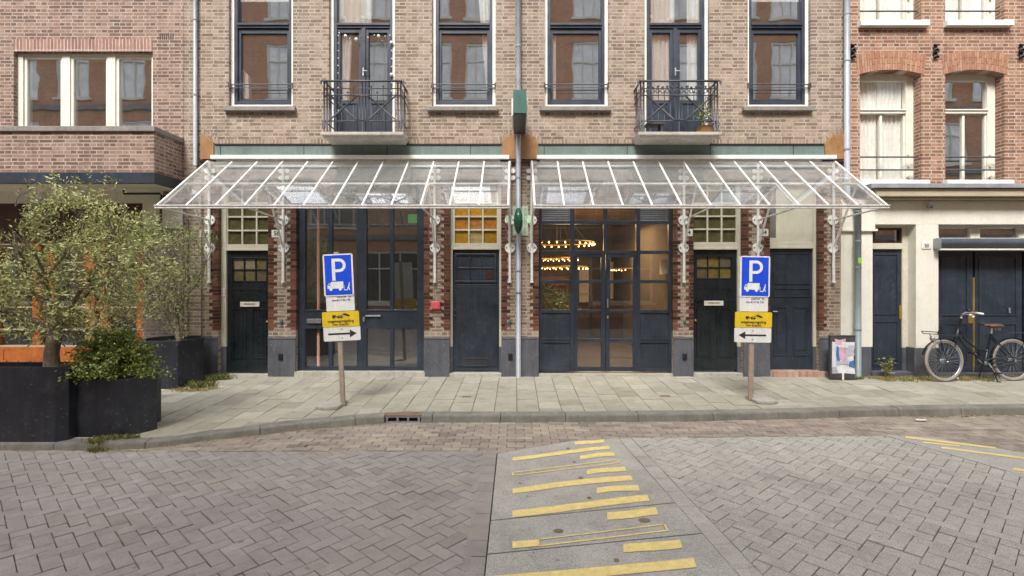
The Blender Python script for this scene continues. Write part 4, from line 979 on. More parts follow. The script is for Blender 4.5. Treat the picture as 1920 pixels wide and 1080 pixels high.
# ---------------- right shop front (steel grid, lit inside)
sf = MB(); Ys = 0.08
rows = [(xtop, 385), (420, 470), (476, 525), (531, 581)]
for a, c in ((1007, 1016), (1069.5, 1077), (1193, 1200.6), (1254, 1264)): vb(sf, a, c, xtop, 696)
vb(sf, 1132, 1139, xtop, 476)
for y0, y1 in ((414, 420), (470, 476)): vb(sf, 1016, 1254, y0, y1, Ys+0.003, 0.07)
vb(sf, 1016, 1254, 382, 389, Ys+0.003, .07)
for a, c in ((1016, 1069.5), (1200.6, 1254)):
    for y0, y1 in ((525, 531), (581, 587), (636, 643), (690, 697)): vb(sf, a, c, y0, y1, Ys+0.004, 0.07)
    for y0, y1 in ((587, 636), (643, 690)): vb(sf, a, c, y0, y1, Ys+0.025, 0.02)
    vb(sf, a, c, 634.5, 637, Ys-0.006, 0.03)
sh2 = sf.build('shop_front', 'navy', house, bev=0.003)
dm = []
for a, c, ga, gc in ((1077, 1135.3, 1083, 1127), (1136, 1193, 1143, 1187)):
    d_ = MB(); vb(d_, a, ga, 476.5, 696, Ys+0.01, 0.05); vb(d_, gc, c, 476.5, 696, Ys+0.01, 0.05)
    for y0, y1 in ((476.5, 482.5), (525, 531), (581, 586), (635, 641), (688, 696)): vb(d_, ga, gc, y0, y1, Ys+0.013, 0.045)
    dd = d_.build('glass_door', 'navy', sh2, bev=0.003)
    g = MB(); y = Ys+0.035; g.quad((X(ga, y), y, Z(688, y)), (X(gc, y), y, Z(688, y)), (X(gc, y), y, Z(480, y)), (X(ga, y), y, Z(480, y))); g.build('door_pane', 'glassshop', dd)
    if a > 1100:
        h = MB(); h.box(X(1138, Ys), X(1140, Ys), Ys-0.03, Ys-0.015, Z(577, Ys), Z(560, Ys)); h.box(X(1138, Ys), X(1140.5, Ys), Ys-0.01, Ys+0.01, Z(597, Ys), Z(592, Ys)); h.build('door_handle', 'chrome', dd)
g = MB(); y = Ys+0.045
for (a, c) in ((1016, 1069.5), (1077, 1132), (1139, 1193), (1200.6, 1254)):
    for (y0, y1) in ((xtop, 382), (389, 414), (420, 470), (476, 525), (531, 581)):
        if 1070 < a < 1194 and y0 > 470: continue
        if (a < 1020 or a > 1199) and y0 == 389: continue
        g.quad((X(a, y), y, Z(y1, y)), (X(c, y), y, Z(y1, y)), (X(c, y), y, Z(y0, y)), (X(a, y), y, Z(y0, y)))
g.build('pane', 'glassshop', sh2)
for a, c in ((1016, 1069.5), (1200.6, 1254)):
    l_ = MB()
    vb(l_, a, c, 389, 414, Ys+0.06, 0.01)
    for k in range(6):
        z0 = Z(413-k*4.1, Ys); l_.add([(X(a, Ys), Ys+0.01, z0), (X(c, Ys), Ys+0.01, z0), (X(c, Ys), Ys+0.045, z0+0.03), (X(a, Ys), Ys+0.045, z0+0.03), (X(a, Ys), Ys+0.01, z0-0.006), (X(c, Ys), Ys+0.01, z0-0.006)], [(0, 1, 2, 3), (4, 5, 1, 0)])
    l_.build('louvre', 'steel', sh2)
# restaurant room
rm = room(house, X(995), X(1278), 0.26, 6.5, 0.02, 3.5, 'roommid', 'roomwood', 'roomfloor')
b = MB()
for k in range(9): yy = 0.8+k*0.62; b.box(X(995)+0.01, X(1278)-0.01, yy, yy+0.12, 3.32, 3.49)
b.build('ceiling_beam', 'roomwood', house)
def ringlamp(lbl, cx, cy, Yc, rad, nb, br=0.022):
    c = W(cx, cy, Yc); t = thing('ring_chandelier', lbl, 'chandelier', c, 'ring chandeliers in the lit shop')
    b = MB(); pts = [(c[0]+rad*math.cos(2*math.pi*k/40), Yc+rad*math.sin(2*math.pi*k/40), c[2]+0.03) for k in range(40)]; b.tube(pts, 0.014, 6, closed=True); b.build('ring', 'brass', t, smooth=True)
    b = MB()
    for k in range(3): q_ = 2*math.pi*k/3+0.4; b.tube([(c[0]+rad*math.cos(q_), Yc+rad*math.sin(q_), c[2]+0.03), (c[0], Yc, 3.3)], 0.004, 5)
    b.build('cable', 'ink', t)
    for k in range(nb):
        q_ = 2*math.pi*k/nb; b = MB(); b.sphere((c[0]+rad*math.cos(q_), Yc+rad*math.sin(q_), c[2]-0.01), br, 6); b.build('bulb', 'bulb', t, smooth=True)
ringlamp('largest ring chandelier of warm bulbs, high at the left of the lit shop', 1046, 458, 2.3, 0.80, 30, 0.017)
ringlamp('middle ring chandelier of warm bulbs, seen below the largest one', 1052, 503, 2.6, 0.60, 26, 0.014)
ringlamp('upper tier ring chandelier of warm bulbs between the largest and the middle one', 1046, 487, 2.6, 0.46, 22, 0.012)
ringlamp('small far ring chandelier of warm bulbs beside the right doorway', 1205, 506, 4.2, 0.8, 24, 0.014)
b = MB(); 
for sx in (1222, 1246):
    pass
lsh = thing('table_lamp', 'white cylindrical lamp shade seen in the right pane of the lit shop', 'lamp', W(1247, 545, 0.9))
b = MB(); b.tube([W(1247, 486, 0.9), W(1247, 514, 0.9)], 0.10, 16); b.build('lamp_shade', 'curtain', lsh, smooth=True)
b = MB(); b.tube([W(1247, 514, 0.9), W(1247, 560, 0.9)], 0.012, 8); b.build('stem', 'brass', lsh)
# tables and chairs inside
def dining(cx, cy, lbl):
    t = thing('dining_table', lbl, 'table', (cx, cy, 0.02), 'tables in the lit shop'); b = MB(); b.tube([(cx, cy, 0.74), (cx, cy, 0.77)], 0.38, 20); b.build('tabletop', 'roomwood', t)
    b = MB(); b.tube([(cx, cy, 0.03), (cx, cy, 0.74)], 0.03, 8); b.tube([(cx, cy, 0.02), (cx, cy, 0.04)], 0.22, 14); b.build('pedestal', 'iron', t)
dining(X(1040, 1.3), 1.3, 'round table behind the left window of the lit shop'); dining(X(1228, 1.4), 1.4, 'round table behind the right window of the lit shop')
def chair(cx, cy, rz, lbl):
    t = thing('chair', lbl, 'chair', (cx, cy, 0.02), 'chairs in the lit shop', rz)
    b = MB(); b.box(-.2, .2, -.2, .2, .44, .47); b.build('seat', 'dkwood', t, local=True)
    b = MB(); b.tube([(-.18, .19, .47), (-.19, .23, .88), (0, .25, .9), (.19, .23, .88), (.18, .19, .47)], .012, 6); b.build('backrest', 'bulbwhite', t, local=True)
    for sx in (-.18, .18):
        for sy in (-.18, .18): b = MB(); b.tube([(sx, sy, 0), (sx*.95, sy*.95, .44)], .012, 6); b.build('leg', 'bulbwhite', t, local=True)
chair(X(1215, .8), 0.8, R(200), 'white framed chair nearest the right window of the lit shop'); chair(X(1060, .8), 0.8, R(150), 'white framed chair nearest the left window of the lit shop')
b = MB(); b.box(X(1110, 5), X(1190, 5), 4.9, 5.5, .02, 1.1); tag(b.build('bar_counter', 'dkwood'), 'wooden bar counter at the back of the lit shop', 'counter')
rr = random.Random(11)
for i, (a, c, z0, z1, yy, m, nm, lb) in enumerate(((1012, 1062, .9, 1.75, 3.4, 'dkwood', 'bottle_rack', 'dark rack on the back wall left in the lit shop'), (1145, 1190, 1.1, 2.2, 6.3, 'curtain', 'picture', 'pale picture high on the back wall of the lit shop'), (1205, 1250, .02, 1.9, 4.0, 'plate', 'cupboard', 'pale cupboard at the right inside the lit shop'), (1086, 1104, 1.0, 2.0, 6.2, 'greypane', 'picture', 'narrow pale picture on the back wall left of the doors in the lit shop'))):
    b = MB(); x0, x1 = X(a, yy), X(c, yy); b.box(x0, x1, yy, yy+.12, z0, z1)
    for k in range(1, 4): zz = z0+(z1-z0)*k/4; b.box(x0-.02, x1+.02, yy-.05, yy, zz, zz+.025)
    tag(b.build(nm, m, bev=.004), lb, nm.replace('_', ' '))
for i, (a, yy, hgt, lb) in enumerate(((1030, .62, 1.25, 'dark leafy indoor plant behind the left window of the lit shop'), (1058, .9, 1.1, 'smaller leafy indoor plant beside the left doorway of the lit shop'))):
    x = X(a, yy); t = thing('indoor_plant', lb, 'plant', (x, yy, .02)); b = MB(); b.tube([(x, yy, .02), (x, yy, .3), (x, yy, .55)], [.14, .17, .18], 12); b.build('pot', 'ink', t)
    b = MB(); leafy(b, (x, yy, hgt), (.26, .2, .36), 420, .12); b.build('foliage', 'leaf_bush', t)
al = bpy.data.lights.new('restaurant_light', 'AREA'); al.energy = 30; al.size = 1.6; al.color = (1, 0.66, 0.34)
ao = bpy.data.objects.new('restaurant_light', al); COL.objects.link(ao); ao.location = (X(1125, 2.5), 2.5, 2.9); ao.rotation_euler = (0, 0, 0)
al2 = bpy.data.lights.new('chandelier_glow', 'POINT'); al2.energy = 15; al2.color = (1, 0.6, 0.28); al2.shadow_soft_size = 0.3
ao2 = bpy.data.objects.new('chandelier_glow', al2); COL.objects.link(ao2); ao2.location = (X(1060, 2.4), 2.4, 2.3)

# house numbers
def number(s, px0, px1, py0, py1, Y=-0.012):
    b = MB(); b.pbox(px0, px1, py0, py1, Y, 0.0); p = b.build('number_plate', 'plate', house, bev=0.004)
    text(s, (py1-py0)/S(Y)*0.86, X((px0+px1)/2, Y), Z((py0+py1)/2, Y), Y-0.0015, p, 'ink', wd=0.85)
number('58', 376, 395, 431, 445); number('56', 509, 528, 431, 445); number('54', 1281, 1299, 429, 443); number('54', 1424, 1441, 429, 443)
# small wall fittings
def fitting(name, label, cat, px0, px1, py0, py1, mat, dpt=0.04, Y0=-0.0):
    b = MB(); b.box(X(px0), X(px1), -dpt, Y0, Z(py1), Z(py0)); b.box(X(px0)+0.015, X(px1)-0.015, -dpt-0.012, -dpt, Z(py1)+0.012, Z(py0)-0.012)
    return tag(b.build(name, mat, bev=0.006), label, cat)
fitting('alarm_box', 'small red alarm box on the brick pier left of the amber-windowed door', 'alarm box', 809, 826, 565, 580, 'red', 0.07)
fitting('key_safe', 'small dark green box on the pier beside the left shop door', 'key box', 479, 487, 601, 612, 'signgreen', 0.03, 0) if False else None
for px, lb in ((527, 'small green wall tap on the pier left of the dark shop front'), (956, 'small green wall tap on the pier right of the amber-windowed door'), (1284, 'small green wall tap on the pier right of the lit shop front')):
    b = MB(); b.sphere(W(px, 603, -0.02), 0.035, 8, (0.8, 0.6, 1.3)); b.tube([W(px, 608, -0.02), W(px, 612, -0.03)], 0.012, 6)
    tag(b.build('wall_tap', 'signgreen', smooth=True), lb, 'tap', 'green taps on the brick piers')
for px, lb in ((526, 'dark ring bolt on the grey plinth left of the dark shop front'), (957, 'dark ring bolt on the grey plinth beside the central downpipe'), (1284, 'dark ring bolt on the grey plinth right of the lit shop front')):
    b = MB(); b.box(X(px-4, -.03), X(px+4, -.03), -0.04, -0.022, Z(674), Z(663)); b.tube([W(px, 666, -.045), W(px+3, 670, -.05), W(px, 674, -.05), W(px-3, 670, -.05)], 0.006, 6, closed=True)
    tag(b.build('ring_bolt', 'anchor'), lb, 'ring bolt', 'ring bolts on the plinths')

# ================================================================== CANOPIES
YF = -1.32; ZW, ZF = Z(301), Z(384, YF)
def canopy(pxL, pxR, n, bars, lbl):
    xL, xR = X(pxL), X(pxR); t = thing('glass_canopy', lbl, 'canopy', ((xL+xR)/2, 0, ZW), 'glass canopies over the shop fronts')
    b = MB(); b.box(xL-0.02, xR+0.02, YF-0.03, YF+0.02, ZF-0.055, ZF-0.005); b.box(xL-0.02, xR+0.02, YF-0.045, YF-0.0301, ZF-0.02, ZF-0.005)
    b.build('front_rail', 'canopy', t, bev=0.004)
    b = MB(); b.box(xL+0.08, xR+0.0 if pxL > 900 else xR, -0.12, 0.0, ZW+0.005, Z(293.5)); b.build('flashing', 'white', t, bev=0.004)
    b = MB(); b.box(xL, xR, -0.05, 0.0, ZW-0.06, ZW); b.build('wall_rail', 'canopy', t)
    ym = -0.66; zm = ZW+(ZF-ZW)*(0.66/1.32)
    b = MB(); b.tube([(xL, ym, zm-0.05), (xR, ym, zm-0.05)], 0.022, 8); b.build('purlin', 'canopy', t, smooth=True)
    for k in range(n+1):
        x = xL+(xR-xL)*k/n; wv = 0.0125
        b = MB(); q_ = [(x-wv, -0.02, ZW-0.02), (x+wv, -0.02, ZW-0.02), (x+wv, YF, ZF-0.03), (x-wv, YF, ZF-0.03)]
        up = [(p[0], p[1], p[2]+0.036) for p in q_]
        b.add(q_+up, [(3, 2, 1, 0), (4, 5, 6, 7), (0, 1, 5, 4), (1, 2, 6, 5), (2, 3, 7, 6), (3, 0, 4, 7)]); b.build('rib', 'canopy', t, bev=0.003)
    for k in range(n):
        a = xL+(xR-xL)*k/n+0.012; c = xL+(xR-xL)*(k+1)/n-0.012; dz = random.uniform(0, 0.003)
        b = MB(); b.quad((a, -0.03, ZW-0.002+dz), (a, YF-0.01, ZF-0.008+dz), (c, YF-0.01, ZF-0.008), (c, -0.03, ZW-0.002)); b.build('glass_panel', 'glasstop', t)
    b = MB()
    for xx in (xL, xR):     # open triangular gable frames
        b.tube([(xx, -0.06, ZW-0.35), (xx, YF+0.05, ZF-0.03)], 0.010, 6) if False else None
    for i, px in enumerate(bars):
        x = X(px); y = -0.045
        b = MB(); b.tube([(x, y, Z(528)), (x, y, ZW-0.02)], 0.024, 8); b.tube([(x, y, Z(530)), (x, y, Z(527))], 0.034, 8)
        for py in (413, 465): b.tube([(x, -0.034, Z(py)), (x, -0.002, Z(py))], 0.088, 18)
        for py in (321, 334):
            for sx in (-0.055, 0.055): b.tube([(x+sx, -0.03, Z(py)), (x+sx, -0.002, Z(py))], 0.042, 10)
        b.tube([(x, y, Z(413)), (x, YF+0.03, Z(388, YF))], 0.015, 8)
        b.tube([(x, y, Z(465)), (x, -0.66, zm-0.05)], 0.018, 8)
        b.tube([(x, -0.66, zm-0.05), (x, YF+0.03, ZF-0.04)], 0.012, 8)
        b.tube([(x, y, ZW-0.5), (x, -0.45, ZW-0.42)], 0.009, 6)
        br = b.build('bracket', 'canopy', t, smooth=False)
        h = MB()
        for py in (413, 465):
            for sx in (-0.058, 0.058): h.tube([(x+sx, -0.041, Z(py)), (x+sx, -0.0341, Z(py))], 0.013, 8)
        h.build('bolt', 'iron', br)
canopy(393, 955, 12, (395, 533, 816, 956), 'slanting glass canopy over the left half of the buff house, dark shop below')
canopy(997.5, 1561.5, 12, (997, 1281, 1419, 1560), 'slanting glass canopy over the right half of the buff house, lit shop below')

# ================================================================== LEFT BUILDING
LB = thing('brick_building', 'red brown brick building at the far left with brick bay and orange wooden shop front', 'building', (-8, 0, 0))
LXL = -13.0; LXR = X(345)-0.002
b = MB(); wl = (X(26.5), X(287), Z(260), Z(97.5))
wall(b, LXL, LXR, Z(355), ZT+0.8, [wl], -0.006, 0.25); 
wall(b, LXL, LXR, -0.1, Z(355), [(LXL+0.3, X(268), -0.1, Z(379))], 0.0, 0.3)
b.build('wall', 'brick_left', LB)
b = MB(); b.box(X(27), X(286), -0.012, -0.0061, Z(97), Z(74)); b.build('soldier_lintel', 'brick_left_sold', LB)
b = MB()
for k in range(7): x0 = X(300+k*4); b.box(x0, x0+0.018, -0.0085, -0.0061, Z(75), Z(63))
b.build('air_vent', 'ink', LB)
f = MB(); Yw = 0.06
def bar(a, c, y0, y1, Y=Yw, d_=0.1): f.box(X(a, Y), X(c, Y), Y, Y+d_, Z(y1, Y), Z(y0, Y))
bar(33, 43, 98, 240); bar(116, 131, 98, 240); bar(201, 216, 98, 240); bar(284, 292, 98, 240)
for a, c in ((43, 116), (131, 201), (216, 284)): bar(a, c, 98, 104, Yw+0.003); 
for a, c in ((46, 115), (133, 200), (218, 286)):
    bar(a, a+5, 105, 240, Yw+0.02); bar(c-1.5, c+2, 105, 240, Yw+0.02); bar(a+5, c-1.5, 105, 111, Yw+0.023)
wf = f.build('window', 'creamlight', LB, bev=0.004)
g = MB()
for a, c in ((50, 115), (137, 201), (222, 285)): g.quad((X(a, .11), .11, Z(240, .11)), (X(c, .11), .11, Z(240, .11)), (X(c, .11), .11, Z(110, .11)), (X(a, .11), .11, Z(110, .11)))
g.build('pane', 'glassup', wf)
room(LB, LXL+0.1, LXR-0.05, 0.26, 4, Z(262), Z(60), 'roomdark', 'roomdark')
# bay parapet
by = -0.7; bx = X(345)-0.03
b = MB(); b.box(LXL, bx, by, by+0.2, Z(323, by), Z(247, by)); b.box(bx-0.2, bx, by+0.2, -0.006, Z(323, by), Z(247, by)); b.build('bay_parapet', 'brick_left', LB)
b = MB(); b.box(LXL, bx+0.03, by-0.04, by+0.22, Z(247, by)+0.0, Z(236, by-.04)); b.box(bx-0.22, bx+0.03, by+0.22, -0.006, Z(247, by)+0.0, Z(236, by-.04)); b.build('coping', 'stone', LB, bev=0.008)
b = MB(); b.box(LXL, bx+0.012, by-0.012, -0.006, Z(344, by), Z(323, by)-0.0); b.build('bay_band', 'navy', LB, bev=0.006)
b = MB(); b.box(LXL, bx-0.02, by+0.02, -0.006, Z(344, by)-0.012, Z(344, by)-0.001); b.box(LXL+0.3, X(268)-.001, -0.008, 0.3, Z(380), Z(357)) ; b.box(X(268), X(306), -0.01, -0.0001, Z(430), Z(357)); b.build('soffit', 'creamlight', LB)
b = MB(); b.box(X(270), LXR, -0.012, -0.0001, -0.05, Z(430)-0.001); b.build('dark_pilaster', 'darktile', LB)
b = MB(); b.box(X(307), X(344), -0.035, -0.012, Z(428), Z(392)); b.build('white_board', 'white', LB)
b = MB(); b.tube([W(232, 357, -.4), W(232, 363, -.35), W(300, 363, -.35), W(303, 368, -.1), (X(303, -.02), -.03, Z(372)), (X(303), -.03, Z(430))], 0.018, 8); b.build('conduit', 'anchor', LB)
b = MB(); b.tube([W(352, 410, -.03), W(352, 705, -.03)], 0.014, 8); b.tube([W(378, 330, -.03), W(378, 640, -.03)], 0.01, 6); b.build('conduit', 'darktile', LB)
# wooden shop front
f = MB(); Yw = 0.1
def fb_(a, c, y0, y1, Y=Yw, d_=0.08): f.box(X(a, Y), X(c, Y), Y, Y+d_, Z(y1, Y), Z(y0, Y))
fb_(-380, 270, 378, 455); 
wfb = f.build('shop_fascia', 'dkwood', LB, bev=0.004)
f = MB()
for a, c in ((-300, -285), (-205, -190), (-110, -95), (-20, -5), (60, 74), (88, 101), (160, 177), (187, 202), (256, 272)): fb_(a, c, 455.5, 650, Yw-0.02, 0.09)
fb_(-380, 272, 651, 690, Yw-0.04, 0.12); fb_(-380, 272, 688.5, 697, Yw-0.06, 0.14)
for k in range(-380, 270, 76): fb_(k, k+6, 655, 686, Yw-0.05, 0.02); 
for k in range(-370, 270, 22): f.pbox(k, k+7, 676, 682, Yw-0.06, Yw-0.0401)
wpost = f.build('timber_front', 'orange', LB, bev=0.004)
f = MB()
for yy in (458, 492, 524, 553, 576, 618, 649): fb_(-380, 270, yy-1.2, yy+1.4, Yw-0.03 if yy in (618, 649) else Yw+0.0, 0.05)
f.build('glazing_bar', 'tan', wpost)
g = MB(); g.quad((X(-380, .15), .15, Z(651, .15)), (X(270, .15), .15, Z(651, .15)), (X(270, .15), .15, Z(455, .15)), (X(-380, .15), .15, Z(455, .15))); g.build('pane', 'glass', wpost)
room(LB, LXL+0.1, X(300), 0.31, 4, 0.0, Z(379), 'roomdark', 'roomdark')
b = MB(); b.box(LXL, LXR, 0, 6, ZT+.8, ZT+.9); b.build('roof', 'lead', LB)

# ================================================================== RIGHT BUILDING
RB = thing('corner_house', 'orange red brick house at the far right above a cream painted ground floor', 'house', (9, 0, 0))
RXL, RXR = X(1582)+0.002, 14.0
zc = Z(346)
rw = [(1612, 1727), (1772, 1883), (1932, 2045), (2092, 2205)]
holes = []
for a, c in rw: holes += [(X(a), X(c), Z(339), Z(131)), (X(a), X(c), Z(42), Z(-150))]
b = MB(); wall(b, RXL, RXR, zc, ZT+0.4, holes, -0.004, 0.3)
for a, c in rw:      # spandrels of the segmental arches
    xa, xc = X(a), X(c); mid = (xa+xc)/2; hw = (xc-xa)/2; zt = Z(131); rise = 0.07
    pts = [(xa+(xc-xa)*k/12, zt-rise*((xa+(xc-xa)*k/12-mid)/hw)**2) for k in range(13)]
    b.prism([(xa, zt)]+pts[:7]+[(mid, zt+0.0)] if False else [(xa, zt+0.001)]+pts[0:7], -0.004, 0.2); b.prism([(xc, zt+0.001)]+pts[6:][::-1], -0.004, 0.2)
b.build('wall', 'brick_right', RB)
for a, c in rw:
    xa, xc = X(a-4), X(c+5); mid = (xa+xc)/2; n = 27; b = MB(); hw = (xc-xa)/2
    for k in range(n):
        for seg in (0, 1):
            t0 = (k+0.06)/n; t1 = (k+0.94)/n
            lo0, lo1 = 0.0, 0.0
            def arc(t, h):
                u = (t-0.5)*2; x = mid+u*(hw+h*0.10); z = Z(131)-0.085*u*u+h; return (x, z)
            cutp = 0.21 if k % 2 else 0.11
            h0, h1 = (0.0, cutp-0.004) if seg == 0 else (cutp+0.004, 0.335)
            h1_ = h1; b.prism([arc(t0, h0), arc(t1, h0), arc(t1, h1_), arc(t0, h1_)], -0.012, -0.0041, random.random())
    M.setdefault('archbrick', attrmat('arch_brick', [(0.30, 0.145, 0.085), (0.36, 0.185, 0.115), (0.41, 0.235, 0.155)], rough=0.9, nscale=25, var=0.25))
    b.build('brick_arch', 'archbrick', RB)
def r_window(a, c, ly, lowz, topz, curt, split=True, vis=True):
    Yw = 0.17; xa, xc = X(a)-0.06, X(c)+0.0; f = MB(); w1 = 0.14
    f.box(xa, xa+w1, Yw, Yw+0.1, lowz, topz); f.box(xc-w1, xc, Yw, Yw+0.1, lowz, topz); f.box(xa+w1, xc-w1, Yw+0.003, Yw+0.1, topz-0.13, topz); f.box(xa+w1, xc-w1, Yw+0.003, Yw+0.1, lowz, lowz+0.05)
    zt = Z(209, Yw) if ly else topz-0.9
    f.box(xa+w1, xc-w1, Yw-0.01, Yw+0.1, zt-0.04, zt+0.035); f.box(xa+w1, xc-w1, Yw-0.03, Yw-0.01, zt+0.01, zt+0.035)
    A, C_ = xa+w1, xc-w1
    f.box(C_-0.03, C_+0.001, Yw+0.02, Yw+0.08, lowz+0.05, zt-0.04); f.box(A-0.001, A+0.03, Yw+0.02, Yw+0.08, lowz+0.05, zt-0.04)
    m = (A+C_)/2; f.box(m-0.022, m+0.022, Yw+0.02, Yw+0.08, lowz+0.05, zt-0.04)
    for q_ in range(3):
        zz = lowz+0.1+q_*0.2; f.tube([(xc-w1/2-0.03, Yw-0.03, zz), (xc-w1/2-0.03, Yw, zz)], 0.02, 6)
    fr = f.build('window', 'creamlight', RB, bev=0.005)
    g = MB(); y = Yw+0.05; g.quad((A, y, lowz+0.05), (C_, y, lowz+0.05), (C_, y, topz-0.13), (A, y, topz-0.13)); g.build('pane', M['glassup2'] if curt else M['glassup'], fr)
    s = MB(); s.box(X(a-4), X(c+9), -0.1, 0.17, lowz-0.10, lowz-0.0); s.build('sill', 'white', fr, bev=0.008)
    if ly:
        r_ = MB()
        for py in (294.5, 318.5): r_.tube([(X(a)-0.0, 0.06, Z(py, .06)), (X(c)-0.02, 0.06, Z(py, .06))], 0.014, 8)
        r_.build('window_rail', 'iron', fr)
    else:
        r_ = MB(); r_.tube([(X(a), 0.06, Z(21, .06)), (X(c)-0.02, 0.06, Z(21, .06))], 0.014, 8); r_.build('window_rail', 'iron', fr)
    if curt:
        curtain(fr, A, m-0.03, lowz, topz-0.1, 0.27, 6, 0.018); curtain(fr, m-0.02, C_, lowz, topz-0.1, 0.275, 6, 0.018)
M['glassup2'] = glassmat('curtained_glass', 0.14, (1.0, 1.0, 1.0), dirt=0.03, wave=0.01)
for i, (a, c) in enumerate(rw):
    r_window(a, c, True, Z(339), Z(131), i in (0, 2)); r_window(a, c, False, Z(42), Z(-150), True)
room(RB, RXL+0.05, RXR-0.1, 0.31, 4.2, zc+0.02, ZT, 'roomdark', 'roommid')
for k, px in enumerate((1597, 1752, 1912)):
    b = MB(); x = X(px); zz0, zz1 = Z(110), Z(84)
    b.box(x-0.02, x+0.02, -0.035, -0.005, zz0, zz1)
    for q_ in range(4):
        zz = zz0+(zz1-zz0)*(q_+0.5)/4; sg = 1 if q_ % 2 else -1
        b.tube([(x-0.045, -0.04, zz+0.02*sg), (x, -0.05, zz), (x+0.045, -0.04, zz+0.02*sg)], 0.018, 6)
    b.build('wall_anchor', 'anchor', RB)
# cream ground floor
cr = MB()
cr.box(X(1630, -.25), RXR, -0.30, -0.0, Z(352, -.3), Z(346, -.3)+0.02)          # lead capped cornice edge
cr.build('cornice_edge', 'lead', RB, bev=0.005)
cr = MB(); cr.box(X(1640, -.2), RXR, -0.25, 0.0, Z(368, -.25), Z(353.5, -.25)); cr.box(X(1640, -.1), RXR, -0.16, 0.0, Z(374, -.16), Z(370, -.16)-0.0); cr.box(X(1640), RXR, -0.10, 0, Z(379, -.1), Z(375, -.1)); cr.build('cornice', 'tan', RB, bev=0.01)
cr = MB(); cr.box(RXL-0.07, RXR, -0.03, 0.3, Z(421), Z(377)+0.02)              # fascia
cr.box(X(1575), X(1634), -0.03, 0.3, Z(650), Z(421)-0.001); cr.box(X(1574), X(1640), -0.08, -0.03, Z(434), Z(430)); cr.box(X(1575), X(1637), -0.055, -0.03, Z(430)+0.001, Z(380)); cr.box(X(1580), X(1582), -.035, -.03, Z(650), Z(434))
cr.box(X(1715), X(1757), -0.03, 0.3, Z(652), Z(421)-0.001)
cr.box(RXL-0.07, RXL+0.1, 0.0, 0.3, 0, Z(421)) 
cr.build('ground_floor_wall', 'creamlight', RB, bev=0.006)
cr = MB(); cr.box(X(1590, -.04), X(1634, -.04), -0.04, 0.3, -0.1, Z(650)-0.001); cr.box(X(1715, -.04), X(1757, -.04), -0.04, 0.3, -0.1, Z(652)-0.001); cr.box(X(1575), X(1590), -.03, .3, -.1, Z(650)-.001); cr.box(X(1634), X(1715), -0.02, 0.3, -0.1, Z(698)); cr.box(X(1757), RXR, -.02, .3, -.1, Z(700)); cr.build('plinth', 'plinth', RB, bev=0.006)
f = MB(); Yd = 0.16
def B(mb, a, c, y0, y1, Y, d_): mb.box(X(a, Y), X(c, Y), Y, Y+d_, Z(y1, Y), Z(y0, Y))
B(f, 1625, 1703, 421, 427, Yd, .1); B(f, 1625, 1692, 456, 467, Yd-0.02, .1); B(f, 1692, 1703, 427, 652, Yd, .1); B(f, 1625, 1633, 427, 652, Yd, .1)
df = f.build('front_door', 'cream', RB, bev=0.005)
f = MB(); B(f, 1692, 1703, 652, 697, Yd, .1); f.build('frame_foot', 'plinth', df)
g = MB(); B(g, 1633, 1692, 427, 456, Yd+0.06, .01); g.build('transom_glass', 'glass', df)
f = MB(); B(f, 1633, 1640, 427, 456, Yd+.02, .03); B(f, 1687, 1692, 427, 456, Yd+.02, .03); B(f, 1640, 1687, 427, 431, Yd+.023, .03); B(f, 1640, 1687, 452, 456, Yd+.023, .03); f.build('transom_bars', 'dkwood', df)
f = MB(); Y = Yd+0.03; B(f, 1633, 1692, 467, 697, Y, .05)
for e in ((1637, 1683, 476, 590), (1637, 1683, 602, 676)): ring(f, X(e[0], Y), X(e[1], Y), Z(e[3], Y), Z(e[2], Y), Y-0.014, Y, 0.02)
B(f, 1637, 1686, 682, 686, Y-.012, .012)
dl = f.build('door', 'navy', df, bev=0.003)
h = MB(); B(h, 1686.5, 1692, 572, 598, Y-0.012, .012); h.build('lock_plate', 'brass', dl)
# garage front
f = MB(); Y = 0.12
B(f, 1757, 2400, 421, 427, Y, .1); B(f, 1820, 1838, 427, 446, Y, .1); B(f, 1757, 1761, 427, 446, Y, .1); B(f, 1911, 1930, 427, 446, Y, .1); B(f, 1757, 2400, 446, 470, Y-.02, .1)
gf = f.build('garage_front', 'creamlight', RB, bev=0.004)
g = MB(); B(g, 1761, 2400, 427, 446, Y+.06, .01); g.build('transom_glass', 'glass', gf)
Y = 0.14
for a, c in ((1757, 1824), (1828, 1916), (1920, 2010), (2014, 2100)):
    f = MB(); B(f, a, c, 470, 697, Y, .05)
    for e in ((a+7, c-10, 480, 592), (a+7, c-10, 606, 682)): ring(f, X(e[0], Y), X(e[1], Y), Z(e[3], Y), Z(e[2], Y), Y-0.014, Y, 0.024)
    B(f, a, c, 688, 697, Y-.02, .02)
    gd = f.build('garage_door', 'navy', gf, bev=0.003)
    if a == 1828:
        h = MB(); B(h, 1816, 1824, 581, 606, Y-.014, .013); B(h, 1824.3, 1827.7, 520, 697, Y-.01, .02); h.build('lock_plate', 'brass', gd)
        h = MB(); h.tube([W(1893, 577, Y-.03), W(1893, 587, Y-.03)], 0.012, 6); h.build('door_handle', 'chrome', gd)
room(RB, RXL+0.3, RXR-0.1, 0.31, 3, 0, Z(425), 'roomdark', 'roomdark')
b = MB(); b.box(RXL, RXR, 0, 6, ZT+.4, ZT+.5); b.build('roof', 'lead', RB)
b = MB(); b.box(X(1729, -.045), X(1747, -.045), -0.045, -0.03, Z(467), Z(454)); np_ = b.build('number_plate', 'plate', RB, bev=0.006); text('50', 0.085, X(1738, -.05), Z(461, -.05), -0.047, np_, 'ink', wd=0.9)
t = thing('awning_roller', 'blue grey rolled-up awning cassette above the garage doors', 'awning', (X(1840, -.1), -.1, Z(457, -.1)))
